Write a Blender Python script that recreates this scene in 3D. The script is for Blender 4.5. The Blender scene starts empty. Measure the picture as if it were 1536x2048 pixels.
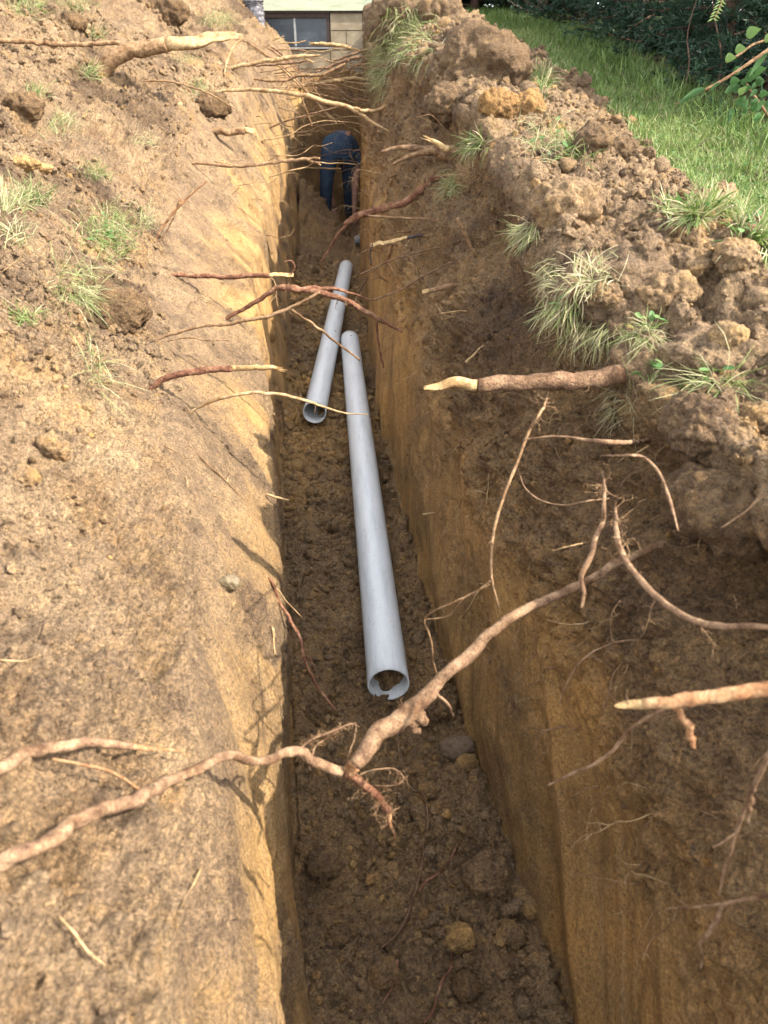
import bpy, math, random
import numpy as np
from mathutils import Vector, Matrix
from mathutils.bvhtree import BVHTree

random.seed(7)
rng = np.random.default_rng(7)
S = bpy.context.scene
COL = S.collection

# ------------------------------------------------------------------ camera
CAM_H = 1.46            # camera height above the trench floor (z = 0)
PITCH = math.radians(30)
FPX = 1480.0            # focal length in pixels of the 1536 x 2048 frame
cd = bpy.data.cameras.new('camera')
cam = bpy.data.objects.new('camera', cd)
COL.objects.link(cam)
cam.location = (0, 0, CAM_H)
cam.rotation_euler = (math.radians(90) - PITCH, 0, 0)
cd.sensor_fit = 'VERTICAL'
cd.lens = 6.86
cd.sensor_height = 6.86 * 2048 / FPX
cd.sensor_width = cd.sensor_height * 0.75
cd.clip_start = 0.02
cd.clip_end = 400
cd.dof.use_dof = True
cd.dof.focus_distance = 2.3
cd.dof.aperture_fstop = 2.0
S.camera = cam

# ------------------------------------------------------------------ light
SUN_TO = Vector((0.71, -0.20, 0.68)).normalized()     # direction towards the sun
w = bpy.data.worlds.new('World'); S.world = w
w.use_nodes = True
nt = w.node_tree
nt.nodes.clear()
sky = nt.nodes.new('ShaderNodeTexSky'); sky.sky_type = 'NISHITA'; sky.sun_disc = False
sky.sun_elevation = math.asin(SUN_TO.z)
sky.sun_rotation = math.atan2(SUN_TO.x, SUN_TO.y)
bg = nt.nodes.new('ShaderNodeBackground'); bg.inputs['Strength'].default_value = 0.15
wo = nt.nodes.new('ShaderNodeOutputWorld')
hs_ = nt.nodes.new('ShaderNodeHueSaturation'); hs_.inputs['Saturation'].default_value = 0.25      # thin bright cloud
nt.links.new(sky.outputs[0], hs_.inputs['Color']); nt.links.new(hs_.outputs[0], bg.inputs[0]); nt.links.new(bg.outputs[0], wo.inputs[0])
sl = bpy.data.lights.new('sun', 'SUN'); sl.energy = 2.0; sl.angle = math.radians(0.6)
sl.color = (1.0, 0.93, 0.82)
so = bpy.data.objects.new('sun', sl); COL.objects.link(so)
so.rotation_euler = SUN_TO.to_track_quat('Z', 'Y').to_euler()
S.view_settings.view_transform = 'Standard'
S.view_settings.look = 'None'
S.view_settings.gamma = 1
S.view_settings.use_curve_mapping = False
S.view_settings.exposure = 2.92

# ------------------------------------------------------------------ helpers
cp, sp = math.cos(PITCH), math.sin(PITCH)

def ray(u, v):
    """world direction of the ray through a photograph pixel, scaled to unit depth"""
    a = (u - 768) / FPX; b = (1024 - v) / FPX
    return Vector((a, cp + b * sp, b * cp - sp))

CAMP = Vector((0, 0, CAM_H))

def at_y(u, v, y):
    r = ray(u, v)
    return CAMP + r * (y / r.y)

def at_d(u, v, d):
    return CAMP + ray(u, v) * d

def depth(p):
    return p.y * cp - (p.z - CAM_H) * sp

def hsh(ix, iy, iz, seed):
    h = (ix.astype(np.uint32) * np.uint32(374761393) + iy.astype(np.uint32) * np.uint32(668265263)
         + iz.astype(np.uint32) * np.uint32(2147483647) + np.uint32(seed * 9781 + 12345))
    h = (h ^ (h >> np.uint32(13))) * np.uint32(1274126177)
    h = h ^ (h >> np.uint32(16))
    h = h * np.uint32(2246822519)
    return h ^ (h >> np.uint32(15))

def vnoise(x, y, z, seed=0):
    """smooth value noise, -1..1"""
    xi = np.floor(x).astype(np.int64); yi = np.floor(y).astype(np.int64); zi = np.floor(z).astype(np.int64)
    fx = (x - xi).astype(np.float32); fy = (y - yi).astype(np.float32); fz = (z - zi).astype(np.float32)
    ux = fx * fx * (3 - 2 * fx); uy = fy * fy * (3 - 2 * fy); uz = fz * fz * (3 - 2 * fz)
    out = 0
    for dx in (0, 1):
        wx = ux if dx else 1 - ux
        for dy in (0, 1):
            wy = uy if dy else 1 - uy
            for dz in (0, 1):
                wz = uz if dz else 1 - uz
                out = out + wx * wy * wz * (hsh(xi + dx, yi + dy, zi + dz, seed).astype(np.float32) / 2147483648.0 - 1)
    return out

def fbm(P, f, octs=3, seed=0, gain=0.5):
    out = 0; a = 1; tot = 0
    for i in range(octs):
        out = out + a * vnoise(P[..., 0] * f + 17.3 * i, P[..., 1] * f + 5.1 * i, P[..., 2] * f + 9.7 * i, seed + i)
        tot += a; a *= gain; f *= 2.03
    return out / tot

def worley(P, f, seed=0):
    """distance to the nearest jittered cell point (0..~1)"""
    x = P[..., 0] * f; y = P[..., 1] * f; z = P[..., 2] * f
    xi = np.floor(x).astype(np.int64); yi = np.floor(y).astype(np.int64); zi = np.floor(z).astype(np.int64)
    best = np.full(x.shape, 9.0, np.float32)
    cid = np.zeros(x.shape, np.float32)
    for dx in (-1, 0, 1):
        for dy in (-1, 0, 1):
            for dz in (-1, 0, 1):
                h = hsh(xi + dx, yi + dy, zi + dz, seed)
                px = xi + dx + (h & np.uint32(1023)).astype(np.float32) / 1023
                py = yi + dy + ((h >> np.uint32(10)) & np.uint32(1023)).astype(np.float32) / 1023
                pz = zi + dz + ((h >> np.uint32(20)) & np.uint32(1023)).astype(np.float32) / 1023
                d = ((x - px) ** 2 + (y - py) ** 2 + (z - pz) ** 2).astype(np.float32)
                m = d < best
                best = np.where(m, d, best)
                cid = np.where(m, (h >> np.uint32(8)).astype(np.float32) / 16777216.0, cid)
    return np.sqrt(best), cid

def sm(x, a, b):
    t = np.clip((x - a) / (b - a), 0, 1)
    return t * t * (3 - 2 * t)

def tag(o, label=None, cat=None, group=None, kind=None):
    if label: o['label'] = label
    if cat: o['category'] = cat
    if group: o['group'] = group
    if kind: o['kind'] = kind
    return o

def mesh_np(name, V, F, mat=None, parent=None, smooth=True, attr=None):
    """V (n,3), F list of index arrays of equal width or an (m,k) array"""
    me = bpy.data.meshes.new(name)
    V = np.asarray(V, np.float32)
    F = np.asarray(F, np.int32)
    k = F.shape[1]
    me.vertices.add(len(V)); me.vertices.foreach_set('co', V.ravel())
    me.loops.add(F.size); me.loops.foreach_set('vertex_index', F.ravel())
    me.polygons.add(len(F))
    me.polygons.foreach_set('loop_start', np.arange(0, F.size, k, dtype=np.int32))
    me.polygons.foreach_set('loop_total', np.full(len(F), k, np.int32))
    me.update(calc_edges=True)
    me.polygons.foreach_set('use_smooth', np.full(len(F), smooth, bool))
    if attr is not None:
        for an, av in attr.items():
            a = me.color_attributes.new(an, 'FLOAT_COLOR', 'POINT')
            c = np.ones((len(V), 4), np.float32); c[:, :av.shape[1]] = av
            a.data.foreach_set('color', c.ravel())
    if mat: me.materials.append(mat)
    o = bpy.data.objects.new(name, me); COL.objects.link(o)
    if parent: o.parent = parent
    return o

def empty(name, loc, parent=None):
    o = bpy.data.objects.new(name, None); COL.objects.link(o)
    o.location = loc; o.empty_display_size = 0.05
    if parent: o.parent = parent
    return o

def merge(parts):
    """join a list of (V, F) with quads/tris of one width"""
    V = []; F = []; n = 0
    for v, f in parts:
        V.append(np.asarray(v, np.float32)); F.append(np.asarray(f, np.int32) + n); n += len(v)
    return np.concatenate(V), np.concatenate(F)

def box(x0, x1, y0, y1, z0, z1):
    V = [(x0, y0, z0), (x1, y0, z0), (x1, y1, z0), (x0, y1, z0), (x0, y0, z1), (x1, y0, z1), (x1, y1, z1), (x0, y1, z1)]
    F = [(0, 3, 2, 1), (4, 5, 6, 7), (0, 1, 5, 4), (1, 2, 6, 5), (2, 3, 7, 6), (3, 0, 4, 7)]
    return V, F

def catmull(pts, n):
    """resample a polyline of row vectors smoothly to n rows"""
    P = np.asarray(pts, float)
    if len(P) == 2:
        t = np.linspace(0, 1, n)[:, None]
        return P[0] * (1 - t) + P[1] * t
    Q = np.vstack([2 * P[0] - P[1], P, 2 * P[-1] - P[-2]])
    seg = np.linalg.norm(P[1:, :3] - P[:-1, :3], axis=1); cum = np.concatenate([[0], np.cumsum(seg)])
    tt = np.linspace(0, cum[-1], n)
    out = np.zeros((n, P.shape[1]))
    for i, t in enumerate(tt):
        k = min(int(np.searchsorted(cum, t, side='right')) - 1, len(seg) - 1)
        f = (t - cum[k]) / max(seg[k], 1e-9)
        a, b, c, d = Q[k], Q[k + 1], Q[k + 2], Q[k + 3]
        out[i] = 0.5 * ((2 * b) + (c - a) * f + (2 * a - 5 * b + 4 * c - d) * f * f + (3 * b - a - 3 * c + d) * f ** 3)
    out[:, 3:] = np.maximum(out[:, 3:], 1e-4)
    return out

def tube(path, sides=8, cap=True, rough=0.0, seed=0, flat_end=False):
    """path rows x,y,z,r -> quad tube"""
    P = np.asarray(path, float); n = len(P)
    T = np.gradient(P[:, :3], axis=0); T /= np.maximum(np.linalg.norm(T, axis=1)[:, None], 1e-9)
    ref = np.array([0.13, 0.31, 0.94]) if abs(T[0][2]) < 0.9 else np.array([1.0, 0, 0])
    V = []
    nrm = np.cross(T[0], ref); nrm /= np.linalg.norm(nrm)
    ang = np.arange(sides) / sides * 2 * math.pi
    for i in range(n):
        nrm = nrm - T[i] * np.dot(nrm, T[i]); nrm /= max(np.linalg.norm(nrm), 1e-9)
        bi = np.cross(T[i], nrm)
        V.append(P[i, :3] + P[i, 3] * (np.cos(ang)[:, None] * nrm + np.sin(ang)[:, None] * bi))
    V = np.array(V)
    if rough > 0 and sides >= 6:
        aa = np.repeat(ang[None], n, 0); ll = np.repeat(np.arange(n)[:, None], sides, 1)
        rd = vnoise(np.cos(aa) * 2.2 + seed, np.sin(aa) * 2.2, ll * .10, seed) * .07 + vnoise(np.cos(aa) * 4.5 + seed, np.sin(aa) * 4.5, ll * .45, seed + 2) * .10
        V = P[:, None, :3] + (V - P[:, None, :3]) * (1 + rd[..., None])
    if rough > 0:
        C = P[:, None, :3]
        sc = 0.55 / max(P[:, 3].mean(), 1e-4)
        d = fbm(V * np.array([1, 1, 1]), sc * .55, 2, seed) * .12 + fbm(V, sc * 2.6, 2, seed + 1) * .30
        V = C + (V - C) * (1 + rough * d[..., None])
    V = V.reshape(-1, 3)
    F = []
    for i in range(n - 1):
        for j in range(sides):
            k = (j + 1) % sides
            F.append((i * sides + j, i * sides + k, (i + 1) * sides + k, (i + 1) * sides + j))
    if cap:
        V = np.vstack([V, P[0, :3], P[-1, :3]])
        a = n * sides; b = a + 1
        for j in range(0, sides, 2):
            F.append((a, (j + 2) % sides, (j + 1) % sides, j))
            m = (n - 1) * sides
            F.append((b, m + j, m + (j + 1) % sides, m + (j + 2) % sides))
    return V, np.array(F)

# ------------------------------------------------------------------ materials
def new_mat(name):
    m = bpy.data.materials.new(name); m.use_nodes = True
    n = m.node_tree; b = n.nodes['Principled BSDF']
    b.inputs['Roughness'].default_value = 0.9
    if 'Specular IOR Level' in b.inputs: b.inputs['Specular IOR Level'].default_value = 0.25
    return m, n, b

def N(n, t, **k):
    o = n.nodes.new(t)
    for a, v in k.items(): setattr(o, a, v)
    return o

def noise_node(n, scale, detail=4, rough=0.6, coord=None, dist=0.0):
    t = N(n, 'ShaderNodeTexNoise'); t.inputs['Scale'].default_value = scale
    t.inputs['Detail'].default_value = detail; t.inputs['Roughness'].default_value = rough
    t.inputs['Distortion'].default_value = dist
    if coord is not None: n.links.new(coord, t.inputs['Vector'])
    return t

def ramp(n, src, stops):
    r = N(n, 'ShaderNodeValToRGB'); e = r.color_ramp.elements
    while len(e) < len(stops): e.new(0.5)
    for i, (p, c) in enumerate(stops):
        e[i].position = p
        e[i].color = (c[0], c[1], c[2], 1) if hasattr(c, '__len__') else (c, c, c, 1)
    n.links.new(src, r.inputs[0]); return r

def mixc(n, fac, a, b, mode='MIX'):
    m = N(n, 'ShaderNodeMix', data_type='RGBA', blend_type=mode)
    for s, val in ((0, fac), (6, a), (7, b)):
        if hasattr(val, 'is_linked') or hasattr(val, 'links'): n.links.new(val, m.inputs[s])
        else: m.inputs[s].default_value = val if s == 0 else (val[0], val[1], val[2], 1)
    return m.outputs[2]

def math_node(n, op, a, b=None, clamp=False):
    m = N(n, 'ShaderNodeMath', operation=op); m.use_clamp = clamp
    for i, val in enumerate((a, b)):
        if val is None: continue
        if hasattr(val, 'links'): n.links.new(val, m.inputs[i])
        else: m.inputs[i].default_value = val
    return m.outputs[0]

def bump(n, b, srcs, dist=0.004, strength=1.0):
    prev = None
    for s, d in srcs:
        k = N(n, 'ShaderNodeBump'); k.inputs['Distance'].default_value = d
        k.inputs['Strength'].default_value = strength
        n.links.new(s, k.inputs['Height'])
        if prev is not None: n.links.new(prev, k.inputs['Normal'])
        prev = k.outputs[0]
    n.links.new(prev, b.inputs['Normal'])

def soil_material():
    m, n, b = new_mat('soil')
    geo = N(n, 'ShaderNodeNewGeometry').outputs['Position']
    at = N(n, 'ShaderNodeAttribute'); at.attribute_name = 'zone'
    sep = N(n, 'ShaderNodeSeparateColor'); n.links.new(at.outputs['Color'], sep.inputs[0])
    clay, lawn, damp = sep.outputs[0], sep.outputs[1], sep.outputs[2]
    n1 = noise_node(n, 5, 6, 0.65, geo); n2 = noise_node(n, 38, 5, 0.7, geo); n3 = noise_node(n, 170, 4, 0.7, geo)
    n4 = noise_node(n, 420, 3, 0.7, geo)
    top = ramp(n, n1.outputs[0], [(0.30, (0.135, 0.090, 0.056)), (0.45, (0.225, 0.152, 0.090)), (0.56, (0.265, 0.180, 0.103)), (0.72, (0.34, 0.238, 0.138))]).outputs[0]
    topm = ramp(n, n2.outputs[0], [(0.3, (0.55, 0.53, 0.52)), (0.52, (1, 1, 1)), (0.72, (1.5, 1.42, 1.25))]).outputs[0]
    top = mixc(n, 0.85, top, topm, 'MULTIPLY')
    # streaks on the scraped clay run with the bucket: stretched noise
    sx_ = N(n, 'ShaderNodeSeparateXYZ'); n.links.new(geo, sx_.inputs[0])
    cx_ = N(n, 'ShaderNodeCombineXYZ')
    n.links.new(math_node(n, 'MULTIPLY', sx_.outputs[0], 3.0), cx_.inputs[0])
    n.links.new(math_node(n, 'MULTIPLY', math_node(n, 'SUBTRACT', sx_.outputs[1], math_node(n, 'MULTIPLY', sx_.outputs[2], 0.8)), 16.0), cx_.inputs[1])
    n.links.new(math_node(n, 'MULTIPLY', sx_.outputs[2], 3.0), cx_.inputs[2])
    st = noise_node(n, 1.3, 6, 0.7, cx_.outputs[0], 0.6)
    cl = ramp(n, st.outputs[0], [(0.22, (0.15, 0.088, 0.037)), (0.42, (0.225, 0.136, 0.053)), (0.54, (0.27, 0.166, 0.065)),
                                 (0.68, (0.30, 0.198, 0.095)), (0.84, (0.24, 0.192, 0.130))]).outputs[0]
    clm = ramp(n, n1.outputs[0], [(0.32, (0.58, 0.55, 0.54)), (0.48, (0.98, 0.98, 0.98)), (0.65, (1.22, 1.15, 1.05))]).outputs[0]
    cl = mixc(n, 1.0, cl, clm, 'MULTIPLY')
    # the boundary between topsoil and clay is ragged
    rag = math_node(n, 'ADD', clay, math_node(n, 'MULTIPLY', math_node(n, 'SUBTRACT', n2.outputs[0], 0.5), 0.9))
    ragr = ramp(n, rag, [(0.22, 0.0), (0.82, 1.0)]).outputs[0]
    c = mixc(n, ragr, top, cl)
    # moist tint with warm shade tone painted in, yellow crumbs scattered
    yel = ramp(n, noise_node(n, 62, 3, 0.5, geo).outputs[0], [(0.66, 0.0), (0.72, 0.55)]).outputs[0]
    c = mixc(n, yel, c, (0.36, 0.25, 0.11))
    dk = math_node(n, 'SUBTRACT', 1.0, at.outputs['Alpha'])
    c = mixc(n, 1.0, c, mixc(n, dk, (1, 1, 1), (0.42, 0.395, 0.39)), 'MULTIPLY')      # humus and torn turf is darker soil
    damp_shade_tint = mixc(n, damp, (1, 1, 1), (0.95, 0.82, 0.60))
    c = mixc(n, 1.0, c, damp_shade_tint, 'MULTIPLY')
    fine = ramp(n, n3.outputs[0], [(0.32, (0.40, 0.37, 0.35)), (0.48, (0.98, 0.98, 0.98)), (0.70, (1.6, 1.55, 1.45))]).outputs[0]
    c = mixc(n, math_node(n, 'SUBTRACT', 0.9, math_node(n, 'MULTIPLY', ragr, 0.22)), c, fine, 'MULTIPLY')
    grit = ramp(n, n4.outputs[0], [(0.33, (0.5, 0.48, 0.46)), (0.5, (1, 1, 1)), (0.68, (1.45, 1.4, 1.3))]).outputs[0]
    c = mixc(n, math_node(n, 'SUBTRACT', 0.8, math_node(n, 'MULTIPLY', ragr, 0.30)), c, grit, 'MULTIPLY')
    grass = ramp(n, n2.outputs[0], [(0.35, (0.045, 0.062, 0.018)), (0.6, (0.07, 0.09, 0.026)), (0.75, (0.12, 0.10, 0.045))]).outputs[0]
    c = mixc(n, lawn, c, grass)
    n.links.new(c, b.inputs['Base Color'])
    b.inputs['Roughness'].default_value = 0.95
    inv = math_node(n, 'SUBTRACT', 1.0, math_node(n, 'MULTIPLY', clay, 0.70))
    vor = N(n, 'ShaderNodeTexVoronoi'); vor.inputs['Scale'].default_value = 120; vor.inputs['Randomness'].default_value = 1.0
    wp = N(n, 'ShaderNodeVectorMath', operation='ADD'); n.links.new(geo, wp.inputs[0])
    wsc = N(n, 'ShaderNodeVectorMath', operation='SCALE'); n.links.new(noise_node(n, 160, 2, .6, geo).outputs[1], wsc.inputs[0]); wsc.inputs['Scale'].default_value = .004
    n.links.new(wsc.outputs[0], wp.inputs[1]); n.links.new(wp.outputs[0], vor.inputs['Vector'])
    hv = math_node(n, 'MULTIPLY', math_node(n, 'SUBTRACT', 1.0, vor.outputs['Distance']), inv)
    h1 = math_node(n, 'MULTIPLY', n2.outputs[0], inv); h2 = math_node(n, 'MULTIPLY', n3.outputs[0], inv)
    h3 = math_node(n, 'MULTIPLY', n4.outputs[0], inv)
    hs = math_node(n, 'MULTIPLY', st.outputs[0], clay)
    bump(n, b, [(h1, 0.030), (h2, 0.014), (hv, 0.006), (h3, 0.006), (hs, 0.006)])
    return m

def simple_mat(name, stops, scale, rough=0.85, bumps=((60, 0.002),), stretch=None, spec=0.12, detail=5, obj=False, attr=None):
    m, n, b = new_mat(name)
    if obj: co = N(n, 'ShaderNodeTexCoord').outputs['Object']
    else: co = N(n, 'ShaderNodeNewGeometry').outputs['Position']
    if stretch:
        mp = N(n, 'ShaderNodeMapping'); n.links.new(co, mp.inputs[0]); mp.inputs['Scale'].default_value = stretch; co = mp.outputs[0]
    t = noise_node(n, scale, detail, 0.65, co)
    c = ramp(n, t.outputs[0], stops).outputs[0]
    if name.startswith(('bark_', 'peeled', 'pale_root', 'orange')):      # soil clinging to the bark, darker scars
        c = mixc(n, 1.0, c, ramp(n, noise_node(n, 22, 4, .6, co).outputs[0], [(0.36, (0.55, 0.48, 0.42)), (0.5, (0.9, 0.88, 0.85)), (0.62, (1.05, 1.02, 1.0))]).outputs[0], 'MULTIPLY')
        c = mixc(n, 0.8, c, ramp(n, noise_node(n, 330, 3, .7, co).outputs[0], [(0.36, (0.55, 0.5, 0.46)), (0.5, (1, 1, 1)), (0.66, (1.3, 1.28, 1.22))]).outputs[0], 'MULTIPLY')
    if attr:
        a = N(n, 'ShaderNodeAttribute'); a.attribute_name = attr
        c = mixc(n, 1.0, c, a.outputs['Color'], 'MULTIPLY')
    n.links.new(c, b.inputs['Base Color'])
    b.inputs['Roughness'].default_value = rough
    b.inputs['Specular IOR Level'].default_value = spec
    if bumps: bump(n, b, [(noise_node(n, s, 4, 0.6, co).outputs[0], d) for s, d in bumps])
    return m

M = {}
M['soil'] = soil_material()
M['bark_red'] = simple_mat('bark_red', [(0.3, (0.08, 0.036, 0.022)), (0.5, (0.165, 0.078, 0.046)), (0.7, (0.27, 0.165, 0.10))], 45, 0.92, ((90, 0.005), (280, 0.003)))
M['bark_tan'] = simple_mat('bark_tan', [(0.3, (0.11, 0.063, 0.034)), (0.5, (0.21, 0.13, 0.07)), (0.7, (0.31, 0.205, 0.115))], 50, 0.92, ((90, 0.005), (280, 0.003)))
M['bark_brown'] = simple_mat('bark_brown', [(0.3, (0.08, 0.047, 0.028)), (0.5, (0.15, 0.09, 0.053)), (0.72, (0.23, 0.15, 0.09))], 50, 0.94, ((90, 0.005), (280, 0.003)))
M['bark_dusty'] = simple_mat('bark_dusty', [(0.3, (0.075, 0.043, 0.026)), (0.48, (0.16, 0.098, 0.058)), (0.68, (0.25, 0.168, 0.10))], 50, 0.94, ((90, 0.002), (300, 0.001)))
M['peeled'] = simple_mat('peeled_wood', [(0.3, (0.20, 0.125, 0.055)), (0.5, (0.32, 0.215, 0.10)), (0.7, (0.42, 0.31, 0.165))], 60, 0.7, ((160, 0.0015),))
M['pale_root'] = simple_mat('pale_root', [(0.3, (0.18, 0.115, 0.055)), (0.5, (0.29, 0.195, 0.10)), (0.7, (0.38, 0.275, 0.155))], 70, 0.8, ((160, 0.001),))
M['orange_wood'] = simple_mat('orange_wood', [(0.3, (0.14, 0.06, 0.03)), (0.5, (0.24, 0.125, 0.06)), (0.7, (0.33, 0.22, 0.12))], 60, 0.8, ((160, 0.0015),))
M['dark_root'] = simple_mat('dark_root', [(0.3, (0.03, 0.022, 0.02)), (0.7, (0.07, 0.05, 0.04))], 60, 0.7, ((160, 0.001),))

# ------------------------------------------------------------------ terrain
# Feature curves along the trench: rows (y, x, height relative to the camera)
def curve(rows):
    r = np.array(rows, float); return r
LAWN = lambda y: -0.75 + 0.135 * np.clip(y, -3, 12)
fA  = curve([(-2, -4.5, -.95), (0, -4.5, -.6), (3, -4.5, .1), (6, -4.5, .55), (11, -4.5, .85)])
fB  = curve([(-2, -.9, -.60), (0, -.75, -.42), (.5, -.85, -.35), (1, -1.1, -.30), (1.5, -1.4, -.22), (2.5, -1.8, 0.0), (3.5, -2.1, .25), (4.5, -2.2, .50), (6, -2.25, .68), (8, -2.1, .85), (11, -2.0, 1.0)])
fC  = curve([(-2, -.34, -.70), (0, -.30, -.62), (.5, -.335, -.585), (1, -.516, -.556), (1.5, -.685, -.532), (2.5, -1.07, -.43), (3.5, -1.42, -.24), (4.5, -1.5, -.02), (6, -1.6, .236), (8, -1.50, .52), (9.5, -1.55, .70), (11, -1.6, .85)])
fD  = curve([(-2, -.10, -.80), (0, -.15, -.72), (.5, -.195, -.70), (1, -.31, -.735), (1.5, -.445, -.66), (2.5, -.735, -.655), (3.5, -.91, -.50), (4.5, -1.0, -.31), (6, -1.055, -.093), (8, -1.11, .158), (9.5, -1.12, .32), (11, -1.15, .42)])
fE  = curve([(-2, .15, -1.0), (0, -.06, -1.0), (.5, -.13, -.99), (1.5, -.262, -.97), (2.5, -.44, -.86), (3.5, -.60, -.76), (4.5, -.705, -.68), (6, -.83, -.58), (8.5, -.93, -.36), (11, -1.02, -.2)])
fF  = curve([(-2, .18, -1.46), (0, -.05, -1.46), (.69, -.146, -1.46), (1.5, -.26, -1.46), (3.26, -.49, -1.46), (6.5, -.74, -1.46), (8, -.86, -1.46), (9.5, -.94, -1.46), (11, -.98, -1.46)])
fG  = curve([(-2, .66, -1.46), (0, .44, -1.46), (.69, .335, -1.46), (1.5, .19, -1.46), (3.26, -.02, -1.46), (6.5, -.19, -1.46), (9.5, -.27, -1.46), (11, -.27, -1.46)])
fH  = curve([(-2, .69, -.9), (0, .47, -.9), (.69, .36, -.92), (1.5, .225, -.90), (2.5, .125, -.85), (3.26, .055, -.80), (6.5, -.15, -.62), (9.5, -.24, -.4), (11, -.24, -.2)])
fI  = curve([(-2, .72, -.32), (0, .56, -.46), (.45, .51, -.46), (.90, .48, -.43), (1.2, .431, -.38), (1.8, .41, -.34), (2.6, .45, -.23), (4, .42, -.07), (5.5, .38, .10), (7, .18, .27), (8.5, -.12, .42), (11, -.18, .62)])
fJ  = curve([(-2, 1.0, -.2), (0, .95, -.38), (.75, .80, -.36), (1.3, .65, -.27), (1.9, .74, -.285), (2.6, .70, -.27), (3.6, .80, -.15), (4.8, .85, .047), (6, .77, .25), (7.5, .56, .52), (9, .35, .86), (11, .3, 1.0)])
FEATS = [fA, fB, fC, fD, fE, fF, fG, fH, fI, fJ]

def row_profile(y):
    """control points for every row: arrays X (nrow, k), H (nrow, k)"""
    y = np.asarray(y, float)
    X = []; H = []
    for f in FEATS:
        xs = 0; hs = 0
        for o in (-.18, -.09, 0, .09, .18):       # small smoothing over the stations
            xs = xs + np.interp(y + o * np.clip(y, .2, 2), f[:, 0], f[:, 1]) / 5
            hs = hs + np.interp(y + o * np.clip(y, .2, 2), f[:, 0], f[:, 2]) / 5
        X.append(xs); H.append(hs)
    lawn = LAWN(y)
    Jx = X[-1]
    X.append(Jx + 0.34); H.append(lawn + 0.01)
    X = [np.full_like(y, -70.0), np.full_like(y, -9.0)] + X + [np.full_like(y, 2.4), np.full_like(y, 9.0), np.full_like(y, 70.0)]
    H = [lawn.copy(), lawn + .05] + H + [lawn + 0.0, lawn + 0.0, lawn + 0.0]
    X = np.array(X).T; H = np.array(H).T
    # beyond the house wall and far behind the camera the ground is whole again
    out = np.clip(np.maximum(sm(y, 10.86, 11.0), sm(-y, 1.6, 2.6)), 0, 1)[:, None]
    H = H * (1 - out) + lawn[:, None] * out
    return X, H

SEG = [6, 8, 26, 124, 138, 110, 50, 130, 88, 120, 84, 40, 26, 8, 6]
QF = 1.0
# cumulative starts of the segments: 0 farleft,1 .. ; names of control columns
cols_per = [max(2, int(s * QF)) for s in SEG]
yr = [np.linspace(-70, -3, 8)[:-1], np.linspace(-3, 0.0, 50)[:-1]]
yy = [0.0]
while yy[-1] < 10.9:
    yy.append(yy[-1] + 0.0039 + 0.0046 * max(yy[-1] - .2, 0) ** 1.05 / QF)
yr.append(np.array(yy)); yr.append(np.linspace(10.95, 13, 12)); yr.append(np.linspace(14, 90, 10))
Y = np.concatenate(yr); NR = len(Y)
XC, HC = row_profile(Y)
XX = []; HH = []; SEGI = []; TT = []
for s in range(len(cols_per)):
    n = cols_per[s]; t = np.linspace(0, 1, n + 1)
    if s < len(cols_per) - 1: t = t[:-1]
    XX.append(XC[:, s:s + 1] * (1 - t) + XC[:, s + 1:s + 2] * t)
    HH.append(HC[:, s:s + 1] * (1 - t) + HC[:, s + 1:s + 2] * t)
    TT.append(s + t)
XX = np.concatenate(XX, 1); HH = np.concatenate(HH, 1); TT = np.concatenate(TT)
NC = XX.shape[1]
# round off the control corners (less at the floor corners)
def smooth_cols(A, k, wts):
    B = A.copy()
    for _ in range(k):
        C = B.copy(); C[:, 1:-1] = (B[:, :-2] + 2 * B[:, 1:-1] + B[:, 2:]) / 4
        B = B * (1 - wts) + C * wts
    return B
wts = np.ones(NC); 
for c, r in ((7, .5), (8, .5), (6, .35)): wts *= sm(np.abs(TT - c), 0.0, r) * .94 + .06
wts[TT < 2] = 0; wts[TT > 13] = 0
# control index map: 0 -70,1 -9,2 A,3 B,4 C,5 D,6 E,7 F,8 G,9 H,10 I,11 J,12 K,13 2.4
XX = smooth_cols(XX, 90, wts[None]); HH = smooth_cols(HH, 90, wts[None])
YY = np.repeat(Y[:, None], NC, 1)
T = np.repeat(TT[None], NR, 0)
P = np.stack([XX, YY, HH + CAM_H], -1)
# heap of loose soil against the left wall in front of the man
hp = 0.64 * np.exp(-((YY - 8.3) / .75) ** 2) * np.clip(1 - (XX + .93) / .55, 0, 1) ** .8
hp2 = 0.10 * np.exp(-((YY - 6.6) / .9) ** 2)
fl_w = sm(T, 6.9, 7.05) * (1 - sm(T, 7.95, 8.05))
P[..., 2] += (hp + hp2) * fl_w
# gentle crown over the floor edges
P[..., 2] += fl_w * 0.03 * (np.abs((T - 7.5) * 2) ** 3)
# the dug end of the trench: a ragged earth face below the foundation
endh = CAM_H + .10 + .05 * np.sin(XX * 9)
endw = sm(YY, 10.12, 10.30) * sm(T, 5.6, 6.2) * (1 - sm(T, 8.9, 9.6))
P[..., 2] = P[..., 2] * (1 - endw) + np.maximum(P[..., 2], endh) * endw

def normals(P):
    du = np.gradient(P, axis=1); dv = np.gradient(P, axis=0)
    n = np.cross(du, dv); n /= np.maximum(np.linalg.norm(n, axis=-1, keepdims=True), 1e-9)
    return n
Nn = normals(P)
act = sm(-np.abs(YY - 5), -6.2, -5.95) + (1 - sm(np.abs(YY - 5), 5.9, 6.2)); act = np.clip(act, 0, 1)
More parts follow.
